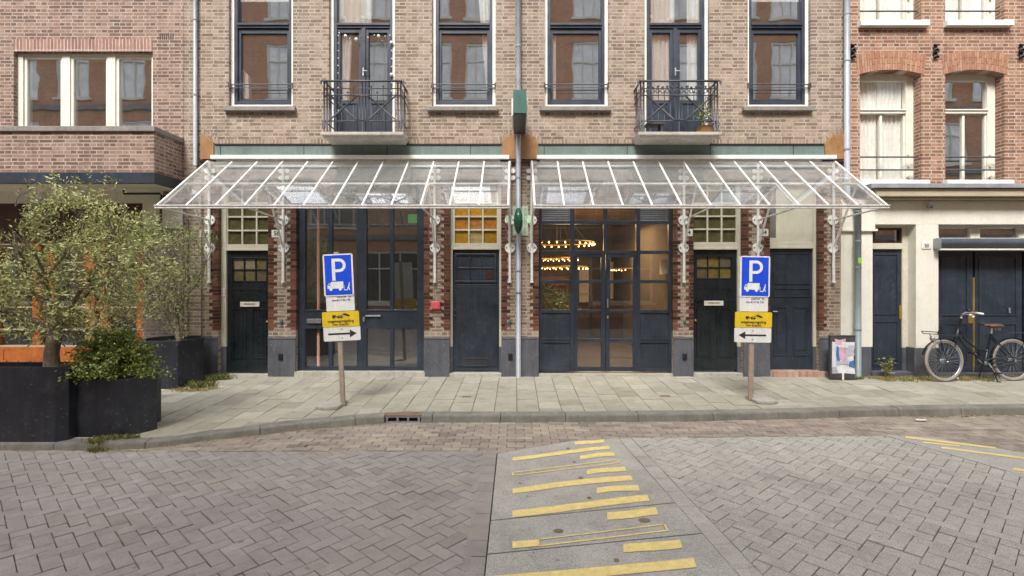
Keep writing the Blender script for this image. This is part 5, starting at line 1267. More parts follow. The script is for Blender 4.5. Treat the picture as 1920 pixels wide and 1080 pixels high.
b = MB(); xa, xc = X(1761, -.15), X(1761, -.15)+5.5; b.tube([(xa, -.10, Z(456, -.1)), (xc, -.10, Z(456, -.1))], 0.085, 14); b.box(xa, xc, -.10, .12, Z(463, -.1), Z(449, -.1)); b.build('cassette', 'roller', t, bev=0.004)
b = MB(); b.box(xa-0.012, xa-0.0005, -.2, .1, Z(466, -.1), Z(447, -.1)); b.build('end_cap', 'steel', t)
b = MB(); b.box(xa, xc, -.16, -.12, Z(469, -.1), Z(466.5, -.1)); b.build('front_bar', 'white', t)
b = MB(); b.box(X(1735), X(1745), -.05, -.03, Z(391), Z(386)); b.tube([W(1740, 388, -.05), W(1744, 382, -.15), W(1746, 377, -.16)], 0.018, 8); tag(b.build('wall_hook', 'steel'), 'small grey metal bracket on the cream fascia above number 50', 'bracket')

# ================================================================== DOWNPIPES, SIGN, LAMP
def pipe(name, lbl, pts, r, mat, cl, matc=None):
    t = thing(name, lbl, 'downpipe', pts[-1], 'downpipes on the facades'); b = MB(); b.tube(pts, r, 12); b.build('pipe', mat, t, smooth=True)
    for p in cl: b = MB(); b.tube([(p[0], p[1], p[2]-0.012), (p[0], p[1], p[2]+0.012)], r+0.008, 12); b.build('clamp', matc or mat, t)
    return t
x = X(370); pipe('downpipe', 'thin grey downpipe at the left edge of the buff house', [(x, -.06, ZT), (x, -.06, Z(312))], 0.033, 'zinc', [(x, -.06, Z(y)) for y in (40, 180)])
x = X(972, -.07); pipe('downpipe', 'long grey downpipe in the middle of the facade between the two canopies', [(x, -.07, ZT), (x, -.07, 0.0)], 0.046, 'zinc', [(x, -.07, Z(y)) for y in (90, 335, 508, 548)])
x = X(1588, -.07); pipe('downpipe', 'pale grey downpipe where buff and orange brick houses meet', [(x, -.07, ZT), (x, -.07, Z(372))], 0.05, 'zinc', [(x, -.07, Z(y)) for y in (117, 282, 30)])
x = X(1608.5, -.14); t = pipe('downpipe', 'grey green lower downpipe with green sticker in front of the cream pilaster', [(x, -.14, Z(385)), (x, -.14, 0.0)], 0.052, 'zincdark', [(x, -.14, Z(y)) for y in (398, 453, 502, 616)])
b = MB(); b.tube([(X(1588, -.07), -.07, Z(372)), (x, -.14, Z(384))], .05, 10); b.build('elbow', 'zinc', t)
b = MB(); b.box(x-0.035, x+0.03, -.196, -.190, Z(494, -.14), Z(483, -.14)); b.build('sticker', M.setdefault('sticker', pmat('green_sticker', (.25, .5, .05), .5)), t)
t = thing('light_box_sign', 'green projecting light box sign seen edge-on high above the middle pier', 'sign', (X(975, -.5), 0, Z(210, -.5)))
cx = 0.062
b = MB(); b.box(cx-0.10, cx+0.10, -1.22, -0.1, Z(212, -1.22), Z(168, -1.22)); b.box(cx-0.002, cx+0.002, -1.223, -1.2201, Z(212, -1.22), Z(168, -1.22)); b.build('housing', 'signgreen', t, bev=0.006)
b = MB(); b.box(cx-0.096, cx+0.096, -1.2, -0.11, Z(212, -1.22)-0.012, Z(212, -1.22)-0.001); b.build('underside', 'signunder', t)
for s_ in (-1, 1):
    b = MB(); b.box(cx+s_*0.1, cx+s_*0.128, -1.02, -0.3, Z(212, -1.22)+0.02, Z(168, -1.22)-0.06); b.build('light_panel', 'plate', t, bev=0.01)
b = MB(); b.tube([(cx, -0.12, Z(195, -.1)), (cx, 0, Z(195, -.1))], 0.02, 8); b.tube([(cx-.06, -.12, Z(245, -.1)), (cx-.06, 0, Z(245, -.1))], .012, 6); b.tube([(cx+.06, -.12, Z(245, -.1)), (cx+.06, 0, Z(245, -.1))], .012, 6); b.build('mounting_arm', 'iron', t)
b = MB(); b.box(X(961, -.0), X(990, -.0), -0.02, -0.001, Z(442), Z(387))
t = thing('enamel_board', 'pale green enamel board with a column of dark marks behind the green oval lamp', 'board', (X(975), 0, Z(415)))
b.build('board', M.setdefault('palegreen', pmat('pale_green_enamel', (0.42, 0.50, 0.38), 0.4, var=0.1)), t, bev=0.004)
b = MB(); rr = random.Random(3)
for k in range(11):
    z0 = Z(391+k*4.4); b.box(X(983), X(984.2), -0.0215, -0.0201, z0-0.028, z0); b.box(X(983), X(988), -0.0215, -0.0202, z0-0.006, z0)
    if rr.random() < 0.5: b.box(X(983), X(987.5), -0.0215, -0.0203, z0-0.028, z0-0.022)
b.build('marks', M.setdefault('greenink', pmat('green_ink', (0.14, 0.2, 0.13), 0.5)), t)
t = thing('oval_lamp', 'glossy green lens-shaped lamp on the middle pier beside the downpipe', 'lamp', (X(972, -.3), 0, Z(412, -.3)))
b = MB(); b.sphere(W(972, 414, -.36), 0.22, 20, (0.36, 0.85, 1.0)); b.build('body', 'lampgreen', t, smooth=True)
b = MB(); b.tube([W(972, 414, -.36+.0), (X(972, -.36), 0, Z(412))], .03, 8); b.build('arm', 'lampgreen', t)
for s_ in (953, 993):
    b = MB(); b.box(X(s_-4, -.05), X(s_+6, -.05), -0.05, -0.035, Z(419), Z(405)); b.build('bracket_plate', M.setdefault('mint', pmat('mint_plate', (0.40, 0.62, 0.40), 0.5, var=0.08)), t, bev=0.003)

# ================================================================== TRAFFIC SIGNS
def sign_post(px, base_py, topy, lbl, right, tilt, topx, sy, group='temporary parking signs'):
    p = side_pt(px, base_py); Y = p.y; s = S(Y); x0 = p.x; z0 = TS*Y
    t = thing('parking_sign', lbl, 'traffic sign', (x0, Y, z0), group)
    t.rotation_euler = (0, tilt, 0)
    hz = lambda py: (base_py-py)/s            # height above the base
    b = MB(); b.box(-0.032, 0.032, 0.012, 0.052, 0.0, hz(topy)); b.build('post', 'post', t, local=True, bev=0.004)
    def plate(name, cxp, y0, y1, wpx, mat, yoff=0.0, rad=0.025):
        cx = (cxp)/s; hw = wpx/2/s; a, c = hz(y1), hz(y0); b = MB(); pts = []
        for (qx, qz, st) in ((hw-rad, c-rad, 0), (-hw+rad, c-rad, 90), (-hw+rad, a+rad, 180), (hw-rad, a+rad, 270)):
            for k in range(5): an = R(st+k*22.5); pts.append((cx+qx+rad*math.cos(an), qz+rad*math.sin(an)))
        b.prism(pts, yoff-0.004, yoff+0.006); return b.build(name, mat, t, local=True)
    c0 = 0
    P = plate('parking_plate', sy['px'], sy['p'][0], sy['p'][1], 56, 'signwhite', -0.006)
    def inner(rect, mat, parent, yo, rad=0.012):
        b = MB(); x_0, x_1, z_0, z_1 = rect; b.box(x_0, x_1, yo, yo+0.002, z_0, z_1); o = b.build('blue_field', mat, parent, local=True, bev=0.0); return o
    pa, pc = hz(sy['p'][1]), hz(sy['p'][0]); cxx = sy['px']/s; hw = 28/s
    inner((cxx-hw+0.022, cxx+hw-0.022, pa+0.018, pc-0.018), 'signblue', P, -0.0125)
    yo = -0.0135
    # letter P from strokes
    b = MB(); H_ = pc-pa; lx = cxx-0.085; lz0 = pa+H_*0.37; lz1 = pc-H_*0.11; lw = 0.045
    b.box(lx, lx+lw, yo, yo+0.001, lz0, lz1)
    rz_ = (lz1-lz0)*0.31; ccz = lz1-rz_; ccx = lx+0.10; N = 14
    o_ = [(ccx+rz_*math.sin(math.pi*k/N), ccz+rz_*math.cos(math.pi*k/N)) for k in range(N+1)]; i_ = [(ccx+(rz_-lw*.9)*math.sin(math.pi*k/N), ccz+(rz_-lw*.9)*math.cos(math.pi*k/N)) for k in range(N+1)]
    for k in range(N): b.prism([o_[k], o_[k+1], i_[k+1], i_[k]], yo, yo+0.001)
    b.box(lx+lw+0.0005, ccx, yo, yo+0.001, lz1-lw*.9, lz1); b.box(lx+lw+0.0005, ccx, yo, yo+0.001, ccz-rz_, ccz-rz_+lw*.9)
    b.build('letter', 'signwhite', P, local=True)
    # delivery truck
    b = MB(); tz = pa+H_*0.13; tx = cxx-0.155
    b.box(tx+0.05, tx+0.22, yo, yo+.001, tz+0.03, tz+0.125); b.prism([(tx, tz+0.03), (tx+0.047, tz+0.03), (tx+0.047, tz+0.105), (tx+0.02, tz+0.105), (tx, tz+0.07)], yo, yo+.001)
    for wx in (0.045, 0.175): b.prism([(tx+wx+0.022*math.cos(k*.785), tz+0.02+0.022*math.sin(k*.785)) for k in range(8)], yo-0.0006, yo)
    b.prism([(tx+0.235, tz+0.0), (tx+0.27, tz+0.0), (tx+0.27, tz+0.012), (tx+0.235, tz+0.012)], yo, yo+.001); b.box(tx+0.227, tx+0.233, yo, yo+.001, tz, tz+0.07)
    b.prism([(tx+0.275, tz+0.035), (tx+0.298, tz+0.09), (tx+0.31, tz+0.085), (tx+0.298, tz+0.04), (tx+0.312, tz), (tx+0.302, tz), (tx+0.286, tz+0.03), (tx+0.278, tz), (tx+0.268, tz)], yo, yo+.001)
    b.prism([(tx+0.303+0.009*math.cos(k), tz+0.102+0.009*math.sin(k)) for k in range(6)], yo, yo+.001)
    b.build('truck_symbol', 'signwhite', P, local=True)
    b = MB(); b.prism([(tx+0.008, tz+0.07), (tx+0.035, tz+0.07), (tx+0.035, tz+0.095), (tx+0.022, tz+0.095)], yo-.0008, yo-.0001); b.build('cab_window', 'signblue', P, local=True)
    D = plate('date_plate', sy['dx'], sy['d'][0], sy['d'][1], sy['dw'], 'signwhite', 0.002, 0.01)
    dx = sy['dx']/s; dz = hz(sy['d'][0])
    text("23/5/'24   7h", 0.042, dx+0.055, dz-0.035, -0.0035, D, 'ink', local=True, wd=0.9); text("t/m 8/11/'24 17h", 0.042, dx+0.015, dz-0.082, -0.0035, D, 'ink', local=True, wd=0.9)
    Yl = plate('tow_plate', sy['yx'], sy['y'][0], sy['y'][1], 69, 'signyellow', -0.004, 0.02)
    yx = sy['yx']/s; yz1 = hz(sy['y'][0]); yz0 = hz(sy['y'][1])
    text('wegsleepregeling', 0.056, yx, yz0+0.078, -0.0095, Yl, 'ink', local=True, wd=0.95); text('van kracht', 0.05, yx, yz0+0.032, -0.0095, Yl, 'ink', local=True, wd=1.05)
    b = MB(); bz = yz0+0.118; bx = yx-0.115; yo = -0.0095
    b.box(bx, bx+0.05, yo, yo+.001, bz+0.012, bz+0.045); b.box(bx+0.052, bx+0.15, yo, yo+.001, bz+0.014, bz+0.026); b.prism([(bx+0.055, bz+0.027), (bx+0.2, bz+0.062), (bx+0.2, bz+0.054), (bx+0.08, bz+0.027)], yo, yo+.001)
    b.prism([(bx+0.14, bz+0.05), (bx+0.23, bz+0.018), (bx+0.25, bz+0.03), (bx+0.235, bz+0.04), (bx+0.2, bz+0.06), (bx+0.165, bz+0.066)], yo-.0006, yo)
    for wx in (0.02, 0.09, 0.125): b.prism([(bx+wx+0.015*math.cos(k*.785), bz+0.01+0.015*math.sin(k*.785)) for k in range(8)], yo-.0008, yo-.0001)
    b.build('tow_symbol', 'ink', Yl, local=True)
    A = plate('arrow_plate', sy['ax'], sy['a'][0], sy['a'][1], 69, 'signwhite', 0.001, 0.02)
    ax = sy['ax']/s; az = (hz(sy['a'][0])+hz(sy['a'][1]))/2-0.003; sg = 1 if right else -1
    b = MB(); e_ = lambda x, z: (ax+sg*x, az+z)
    pts = [e_(-0.19, -0.013), e_(0.11, -0.013), e_(0.11, -0.055), e_(0.205, 0.0), e_(0.11, 0.055), e_(0.11, 0.013), e_(-0.19, 0.013)]
    b.prism([pts[0], pts[1], pts[5], pts[6]], -0.0045, -0.003); b.prism([pts[2], pts[3], pts[4]], -0.0048, -0.003); b.build('arrow', 'ink', A, local=True)
    b = MB()
    for dz_ in (0.065, -0.06): b.tube([(ax, -0.006, az+dz_), (ax, -0.003, az+dz_)], 0.011, 8)
    b.build('bolt', 'steel', A, local=True)
    # concrete foot slab
    b = MB(); sgn = -1 if right else 1
    b.hprism([(0.0, -0.16), (0.0, 0.22), (sgn*0.16, 0.26), (sgn*0.30, 0.20), (sgn*0.32, -0.14), (sgn*0.18, -0.2)], 0.0, 0.045); b.build('foot', 'concrete', t, local=True, bev=0.01)
    return t
sign_post(642, 762, 472, 'blue loading bay parking sign on a leaning post, arrow pointing right, before the dark shop', True, R(-2.6), 631,
          {'px': 4.0, 'p': (476, 555), 'dx': 5, 'd': (552, 583), 'dw': 53, 'yx': 4.5, 'y': (584, 612.5), 'ax': 5.5, 'a': (612, 639)})
sign_post(1409, 752, 470, 'blue loading bay parking sign on an upright post, arrow pointing left, before the panelled door', False, R(0.9), 1416,
          {'px': 2.5, 'p': (480, 557), 'dx': 1.5, 'd': (556, 584), 'dw': 53, 'yx': 1, 'y': (585, 614), 'ax': 0.5, 'a': (614.5, 642)})

# ================================================================== PLANTERS AND TREES
def octo(cx, cy, w, ch): h = w/2; return [(cx-h+ch, cy-h), (cx+h-ch, cy-h), (cx+h, cy-h+ch), (cx+h, cy+h-ch), (cx+h-ch, cy+h), (cx-h+ch, cy+h), (cx-h, cy+h-ch), (cx-h, cy-h+ch)]
def planter(poly, z0, z1, lbl):
    cx = sum(p[0] for p in poly)/len(poly); cy = sum(p[1] for p in poly)/len(poly)
    t = thing('planter', lbl, 'planter', (cx, cy, z0), 'black wooden planters'); n = len(poly)
    b = MB(); inn = [(cx+(p[0]-cx)*0.93, cy+(p[1]-cy)*0.93) for p in poly]
    vs = [(x, y, z0) for x, y in poly]+[(x, y, z1) for x, y in poly]+[(x, y, z1) for x, y in inn]+[(x, y, z1-0.12) for x, y in inn]
    fs = []
    for r0 in range(3): fs += [(r0*n+i, r0*n+(i+1) % n, (r0+1)*n+(i+1) % n, (r0+1)*n+i) for i in range(n)]
    b.add(vs, fs); b.build('box', 'black2', t, bev=0.005)
    b = MB(); b.add([(x, y, z1-0.07) for x, y in inn], [tuple(range(n))]); b.build('soil', 'soil', t)
    return t, cx, cy
Yp = -3.33; zb = TS*Yp+0.004
p1 = [(-6.35, Yp), (X(104, Yp), Yp), (X(104, Yp)+0.085, Yp+0.07), (X(104, Yp)+0.085, Yp+0.26), (X(104, Yp)-0.02, Yp+0.34), (-6.35, Yp+0.34), (-6.5, Yp+0.24), (-6.5, Yp+0.1)]
planter(p1, zb, zb+0.83, 'large black wooden planter at the far left under the olive tree')
Yp2 = -3.17; zb2 = TS*Yp2+0.004
xL, xM = X(119, Yp2)+0.01, X(232, Yp2)
p2 = [(xL, Yp2), (xM, Yp2), (X(295, -2.88), -2.88), (X(288, -2.7), -2.7), (xM, -2.55), (xL, -2.55)]
planter(p2, zb2, zb2+0.66, 'low black wooden planter holding the dense green shrub')
p3 = [(X(262, -.93), -.93), (X(334, -.93), -.93), (X(382, -.45), -.45), (X(380, -.15), -.15), (X(262, -.93), -.12), (X(262, -.93)-.2, -.5)]
planter(p3, TS*-.93, TS*-.93+0.76, 'tall black wooden planter against the wall by the first door')

def grow(base, dirs, length, r0, depth, tips, segs, spread=0.5, up=0.25, shrink=0.72):
    def rec(p, d, L, r, k):
        n = 3; pts = [p]; rs = [r]
        for i in range(n):
            d = (d+Vector((random.gauss(0, .14), random.gauss(0, .14), random.gauss(0.02, .1)))).normalized(); p = p+d*L/n; pts.append(p); rs.append(r*(1-0.3*(i+1)/n))
        segs.append((pts, rs))
        if k == 0: tips.append((p, d)); return
        if k <= 1: tips.append((pts[2], d))
        for j in range(random.choice((2, 3, 3))):
            nd = (d+Vector((random.gauss(0, spread), random.gauss(0, spread), random.gauss(up, spread*.6)))).normalized()
            rec(p, nd, L*shrink*random.uniform(.8, 1.15), r*0.62, k-1)
    for d in dirs: rec(Vector(base), Vector(d).normalized(), length, r0, depth)
def make_tree(lbl, base, trunk, dirs, length, depth, nleaf, size, mat, inside_f, fill, name='tree', wd=0.28, r0=0.03, group='trees in planters', spr=0.5, clump=0.075):
    t = thing(name, lbl, 'tree', base, group)
    tips, segs = [], []; grow(trunk[-1][0], dirs, length, r0, depth, tips, segs, spr)
    b = MB(); b.tube([p for p, r in trunk], [r for p, r in trunk], 10)
    for pts, rs in segs:
        if all(inside_f(p, 0.06) for p in pts): b.tube(pts, rs, 5)
    # twigs reaching out to fill the crown
    tw = []
    for k in range(fill):
        for _ in range(60):
            p = Vector((random.uniform(*BB[0]), random.uniform(*BB[1]), random.uniform(*BB[2])))
            if inside_f(p): break
        else: continue
        # nearest anchor
        a = min((q for pts, rs in segs for q in (pts[-1], pts[1])), key=lambda q: (q-p).length)
        if (a-p).length > 0.05:
            mid = (a+p)/2+Vector((random.gauss(0, .03), random.gauss(0, .03), -0.03)); b.tube([a, mid, p], [0.004, 0.003, 0.0015], 4)
        tw.append((a, p))
    b.build('trunk', 'bark', t, smooth=True)
    lf = MB(); anchors = [p for p, d in tips if inside_f(p)]
    for a, p in tw: anchors += [p, p, (a+p*2)/3]
    shoots = []
    for c in anchors:
        for _ in range(2):
            d = Vector((random.gauss(0, .45), random.gauss(0, .45), random.uniform(.2, 1.1))).normalized()
            shoots.append((c+Vector((random.gauss(0, clump), random.gauss(0, clump), random.gauss(0, clump))), d, random.uniform(.08, .2)))
    per = max(6, int(nleaf/len(shoots)))
    for c, d, L_ in shoots:
        tone = random.gauss(0, .16)
        for k in range(per):
            u = (k+random.random())/per; q = c+d*L_*u
            if not inside_f(q, 0.07): continue
            side = Vector((random.gauss(0, 1), random.gauss(0, 1), random.gauss(0, .6))).normalized()
            leaf(lf, q, size*random.uniform(.6, 1.25)*(1.1-.4*u), 0.7, wd, d*0.7+side)
            if lf.t: lf.t[-1] = min(1, max(0, lf.t[-1]+tone+.12*u))
    lf.build('crown', mat, t)
# olive tree in the large planter
Yt = -3.15; st_ = S(Yt)
def env(ell, Yc, dy):
    E = [((X(a, Yc), Z(c, Yc)), rx/S(Yc), rz/S(Yc)) for a, c, rx, rz in ell]
    def f(p, m=0.0):
        if abs(p.y-Yc) > dy+m: return False
        for (cx, cz), rx, rz in E:
            if ((p.x-cx)/(rx+m))**2+((p.z-cz)/(rz+m))**2+((p.y-Yc)/(dy+m))**2*0.8 < 1: return True
        return False
    return f
f1 = env([(122, 385, 26, 48), (170, 365, 22, 45), (150, 430, 48, 45), (215, 425, 32, 38), (95, 450, 34, 42), (30, 520, 60, 52), (-30, 560, 70, 60), (110, 520, 58, 48), (185, 500, 60, 45), (250, 470, 34, 36), (70, 590, 80, 42), (150, 590, 60, 40), (235, 545, 60, 40), (40, 470, 22, 28), (270, 520, 30, 40), (200, 590, 50, 30), (110, 622, 75, 26), (190, 615, 40, 24), (30, 610, 60, 30)], Yt, 0.5)
BB = [(X(-100, Yt), X(330, Yt)), (Yt-.6, Yt+.6), (Z(640, Yt), Z(325, Yt))]
bx, bz_ = X(98, Yt), 0.66
make_tree('grey green olive tree with a thick trunk in the large left planter', (bx, Yt, bz_),
  [(Vector((bx, Yt, bz_)), .085), (Vector((bx-.01, Yt, bz_+.2)), .07), (Vector((bx+.03, Yt, bz_+.42)), .068), (Vector((bx+.05, Yt, bz_+.52)), .06)],
  [(-.7, .1, .6), (.5, .2, .9), (0.1, -.2, 1), (.8, -.1, .6), (-.4, .3, .8), (-.9, -.2, .35)], 0.55, 4, 18500, 0.055, 'leaf_olive', f1, 460, 'olive_tree', clump=0.045, wd=0.3)
Yt2 = -0.55
f2 = env([(300, 480, 55, 65), (340, 520, 50, 80), (270, 540, 70, 70), (315, 580, 60, 55), (365, 470, 28, 50), (230, 480, 45, 50), (290, 425, 30, 30), (350, 590, 30, 40)], Yt2, 0.42)
BB = [(X(180, Yt2), X(395, Yt2)), (Yt2-.42, Yt2+.3), (Z(640, Yt2), Z(395, Yt2))]
bx2 = X(335, Yt2)
make_tree('thin leafed willow-like tree in the tall planter against the wall', (bx2, Yt2, .62),
  [(Vector((bx2, Yt2, .62)), .035), (Vector((bx2-.02, Yt2, .95)), .03), (Vector((bx2-.03, Yt2, 1.25)), .025)],
  [(-.3, .05, 1), (.3, .05, 1), (-.6, -.1, .8), (.1, -.1, 1.2), (.5, .0, .7)], 0.5, 4, 15000, 0.055, 'leaf_willow', f2, 300, 'willow_tree', wd=0.2, r0=0.016, clump=0.055)
# dense shrub
Yb3 = -2.93; sb = thing('shrub', 'dense bright green layered shrub in the low black planter', 'shrub', (X(210, Yb3), Yb3, .55))
b = MB(); lf = MB(); cx, cz = X(210, Yb3), .56
for k in range(190):
    an = random.uniform(0, 2*math.pi); lvl = random.random()**1.0; z0 = cz-0.03+lvl*0.56+random.gauss(0, .035); rad = (0.64-0.40*lvl**1.5)*random.uniform(.6, 1.05)
    rx = rad*(1.0 if math.cos(an) > 0 else .85); p0 = Vector((cx, Yb3, max(cz, z0-.2))); p1_ = Vector((cx+math.cos(an)*rx, Yb3+math.sin(an)*rad*.62, z0+.02))
    b.tube([p0, (p0+p1_)/2+Vector((0, 0, .05)), p1_], [.008, .005, .002], 4)
    for q_ in range(100):
        u = random.random()**.6; c = p0.lerp(p1_, u); c.z += .05*math.sin(u*3.14)
        leaf(lf, c+Vector((random.gauss(0, .045), random.gauss(0, .045), random.gauss(0, .016))), .036*random.uniform(.7, 1.3), .5, .5)
b.build('branches', 'bark', sb); lf.build('foliage', 'leaf_bush', sb)

# ================================================================== WEEDS, GRASS, LITTER
def grass(name, pts, n, h, sprd, dry=0.5):
    b = MB()
    for k in range(n):
        c = random.choice(pts); x = c[0]+random.gauss(0, sprd); y = c[1]+random.gauss(0, sprd*.5); z = c[2]
        hh = h*random.uniform(.4, 1.2); a = random.uniform(0, 6.28); l_ = hh*random.uniform(.2, .8); w_ = .004
        tn = min(1, max(0, random.gauss(dry, .3)))
        dx, dy = math.cos(a), math.sin(a)
        b.add([(x-dy*w_, y+dx*w_, z-.01), (x+dy*w_, y-dx*w_, z-.01), (x+dx*l_*.4+dy*w_*.7, y+dy*l_*.4-dx*w_*.7, z+hh*.65), (x+dx*l_, y+dy*l_, z+hh)], [(0, 1, 2, 3)], tn)
    return b.build(name, 'grass', kind='stuff')
def sp(px, py): p = side_pt(px, py); return (p.x, p.y, TS*min(0, p.y))
grass('grass', [sp(x, y) for x, y in ((345, 712), (360, 715), (375, 712), (390, 714), (405, 712), (420, 711), (350, 724), (370, 728), (385, 725))], 1500, .10, .07, .25)
grass('dry_grass', [sp(x, y) for x, y in ((345, 732), (360, 733), (375, 732), (395, 729), (335, 730))], 700, .035, .07, .8)
grass('kerb_weeds', [sp(x, y) for x, y in ((185, 826), (200, 824), (215, 824), (230, 822), (245, 822), (180, 830), (182, 830))]+[(X(183, -3.4), -3.42, RZ)]*3, 800, .05, .05, .3)
grass('wall_weeds', [sp(1640+k*9, 709+(k % 4)*1.7) for k in range(25)]+[sp(1890+k*8, 707) for k in range(8)], 3200, .045, .08, .55)
grass('pipe_weeds', [sp(1600, 712), (X(1575, -.2), -.2, 0), sp(1612, 711)], 260, .05, .03, .3)
b = MB()
def bits(pts, n, sprd, size, z):
    for k in range(n):
        c = random.choice(pts); q_ = Vector((c[0]+random.gauss(0, sprd), c[1]+random.gauss(0, sprd*.35), z+random.uniform(.003, .012)))
        s_ = size*random.uniform(.5, 1.4); a = random.uniform(0, 6.28); d1 = Vector((math.cos(a), math.sin(a), random.uniform(-.2, .3)))*s_; d2 = Vector((-math.sin(a), math.cos(a), random.uniform(-.2, .2)))*s_*.5
        b.quad(tuple(q_-d1), tuple(q_-d2), tuple(q_+d1), tuple(q_+d2), random.random())
kl = [(x, kerbY(x)-.05-.03*random.random()) for x in np.linspace(-4.6, -1.6, 60)]
bits(kl, 520, .05, .012, RZ); bits([(x, kerbY(x)-.05) for x in np.linspace(5.4, 7, 20)], 160, .08, .022, RZ); bits([(x, kerbY(x)-.06) for x in np.linspace(-1.6, 5, 60)], 160, .05, .01, RZ)
bits([sp(x, 709)[:2] for x in range(1640, 1860, 8)], 300, .06, .016, -.005); bits([sp(375, 732)[:2], sp(350, 733)[:2]], 160, .1, .016, -.02)
b.build('leaf_litter', 'litter', kind='stuff')
def paper(px, py, w_, h_, lbl, onroad=False, name='paper_scrap'):
    if onroad: g_ = G(px, py); p = (g_[0], g_[1], RZ+.006)
    else: p = sp(px, py)
    b = MB(); n = 5; vs = []
    for j in range(n+1):
        for i in range(n+1): vs.append((p[0]+(i/n-.5)*w_+random.gauss(0, w_*.05), p[1]+(j/n-.5)*w_*.5, p[2]+.008+random.uniform(0, h_)))
    b.add(vs, [(j*(n+1)+i, j*(n+1)+i+1, (j+1)*(n+1)+i+1, (j+1)*(n+1)+i) for j in range(n) for i in range(n)])
    return tag(b.build(name, 'plate'), lbl, 'litter', 'scraps of litter')
paper(1788, 713, .13, .06, 'crumpled white paper under the front wheel of the bicycle')
paper(1876, 775, .14, .03, 'white scrap at the kerb on the far right', True); paper(1728, 790, .13, .01, 'flat white scrap on the road before the far right kerb', True)
paper(415, 727, .08, .01, 'small white scrap beside the grass tuft near the wall planter'); paper(1562, 722, .05, .004, 'tiny pale scrap on the pavement before the poster cabinet') if False else None
# weed plant by the door
wx, wy = X(1662, -.12), -.12; t = thing('weed_plant', 'yellow green weed growing at the foot of the narrow navy door', 'plant', (wx, wy, 0))
lf = MB(); st = MB()
for k in range(9):
    a = random.uniform(-.14, .14); hgt = random.uniform(.2, .36); st.tube([(wx, wy, 0), (wx+a*.5, wy-.02, hgt*.5), (wx+a, wy-.02, hgt)], [.004, .003, .002], 4)
    for q_ in range(28): u = random.uniform(.35, 1); leaf(lf, Vector((wx+a*u, wy-.02, hgt*u))+Vector((random.gauss(0, .02), random.gauss(0, .02), random.gauss(0, .02))), .045, .3, .4)
st.build('stem', 'bark', t); lf.build('foliage', 'leaf_weed', t)
# pavement marks: small iron covers
for px, py, w_, lb in ((875, 744, 17, 'small rusty valve cover in the pavement left of the long downpipe'), (1247, 742.5, 18, 'small rusty valve cover in the pavement before the lit shop')):
    p = sp(px, py); b = MB(); h = w_/S(p[1])/2; b.box(p[0]-h, p[0]+h, p[1]-h*.55, p[1]+h*.55, p[2]-.01, p[2]+.006); b.box(p[0]-h*.5, p[0]+h*.5, p[1]-h*.2, p[1]+h*.2, p[2]+.006, p[2]+.009)
    tag(b.build('valve_cover', 'drain'), lb, 'cover', 'valve covers in the pavement')

# ================================================================== POSTER CABINET
Yc = -.12; t = thing('utility_cabinet', 'dark street cabinet covered with torn pink, white and blue posters beside the downpipe', 'cabinet', (X(1581, Yc), Yc, 0))
x0, x1 = X(1557, -.3), X(1604, -.3)
b = MB(); b.box(x0, x1, -.30, -.24, .01, Z(631, -.3)); b.box(x0-.006, x1+.006, -.308, -.235, Z(631, -.3), Z(629, -.3)); b.build('body', 'cabinet', t, bev=.006)
rr = random.Random(5); pm = {'w': pmat('white_poster', (.62, .63, .66), .8, var=.12, scale=9), 'p': pmat('pink_poster', (.55, .36, .42), .8, var=.25, scale=12), 'b': pmat('blue_poster', (.05, .16, .38), .8, var=.3, scale=10), 'g': pmat('grey_poster', (.40, .41, .46), .8, var=.3, scale=16)}
pi = 0
for (a, c, e, f_, m) in ((1560, 1602, 640, 701, 'w'), (1566, 1585, 636, 646, 'p'), (1571, 1588, 650, 676, 'p'), (1588, 1602, 648, 668, 'g'), (1569, 1574, 650, 676, 'b'), (1593, 1602, 676, 689, 'b'), (1570, 1592, 677, 683, 'g'), (1578, 1592, 641, 652, 'w'), (1560, 1570, 688, 697, 'g')):
    pi += 1; Yq = -.301-.0015*pi; pts = []
    for (ex, ey) in ((a, e), ((a+c)/2, e), (c, e), (c, (e+f_)/2), (c, f_), ((a+c)/2, f_), (a, f_), (a, (e+f_)/2)): pts.append((X(ex+rr.uniform(-1.6, 1.6), Yq), Z(ey+rr.uniform(-1.8, 1.8), Yq)))
    b = MB(); b.prism(pts, Yq, Yq+.001); b.build('poster', pm[m], t)
b = MB(); b.box(X(1579, -.31), X(1582, -.31), -.318, -.302, 0.0, Z(697, -.31)); b.build('strip', 'plate', t)

# ================================================================== BICYCLE (heading left)
bk = thing('bicycle', 'black step-through bicycle with front rack parked against the navy garage doors', 'bicycle', (X(1772, -.42), -.42, -.008), rz=R(6.5))
bk.rotation_euler = (R(-3), 0, R(3.5)); bk.scale = (1.045, 1, 1)
HR_ = .352
def L3(x, z, y=0): return (x, y, z+HR_)
def wheel(cx, name, yaw=0):
    b = MB(); n = 48; c_, s_ = math.cos(yaw), math.sin(yaw)
    def P(r, a, y=0): lx = r*math.cos(a); return (cx+lx*c_-y*s_, lx*s_+y*c_, HR_+r*math.sin(a))
    b.tube([P(.332, 2*math.pi*k/n) for k in range(n)], .0205, 8, closed=True); w_ = b.build(name, 'tyre', bk, local=True, smooth=True)
    b = MB(); b.tube([P(.308, 2*math.pi*k/n) for k in range(n)], .011, 6, closed=True); b.build('rim', 'chrome', w_, local=True, smooth=True)
    b = MB()
    for k in range(32): b.tube([P(.025, 2*math.pi*k/32+(.5 if k % 2 else -.5), .025*(1 if k % 2 else -1)), P(.305, 2*math.pi*k/32)], .0016, 4)
    b.build('spokes', 'spoke', w_, local=True)
    b = MB(); b.tube([P(0, 0, -.05), P(0, 0, .05)], .024, 10); b.build('hub', 'chrome', w_, local=True, smooth=True)
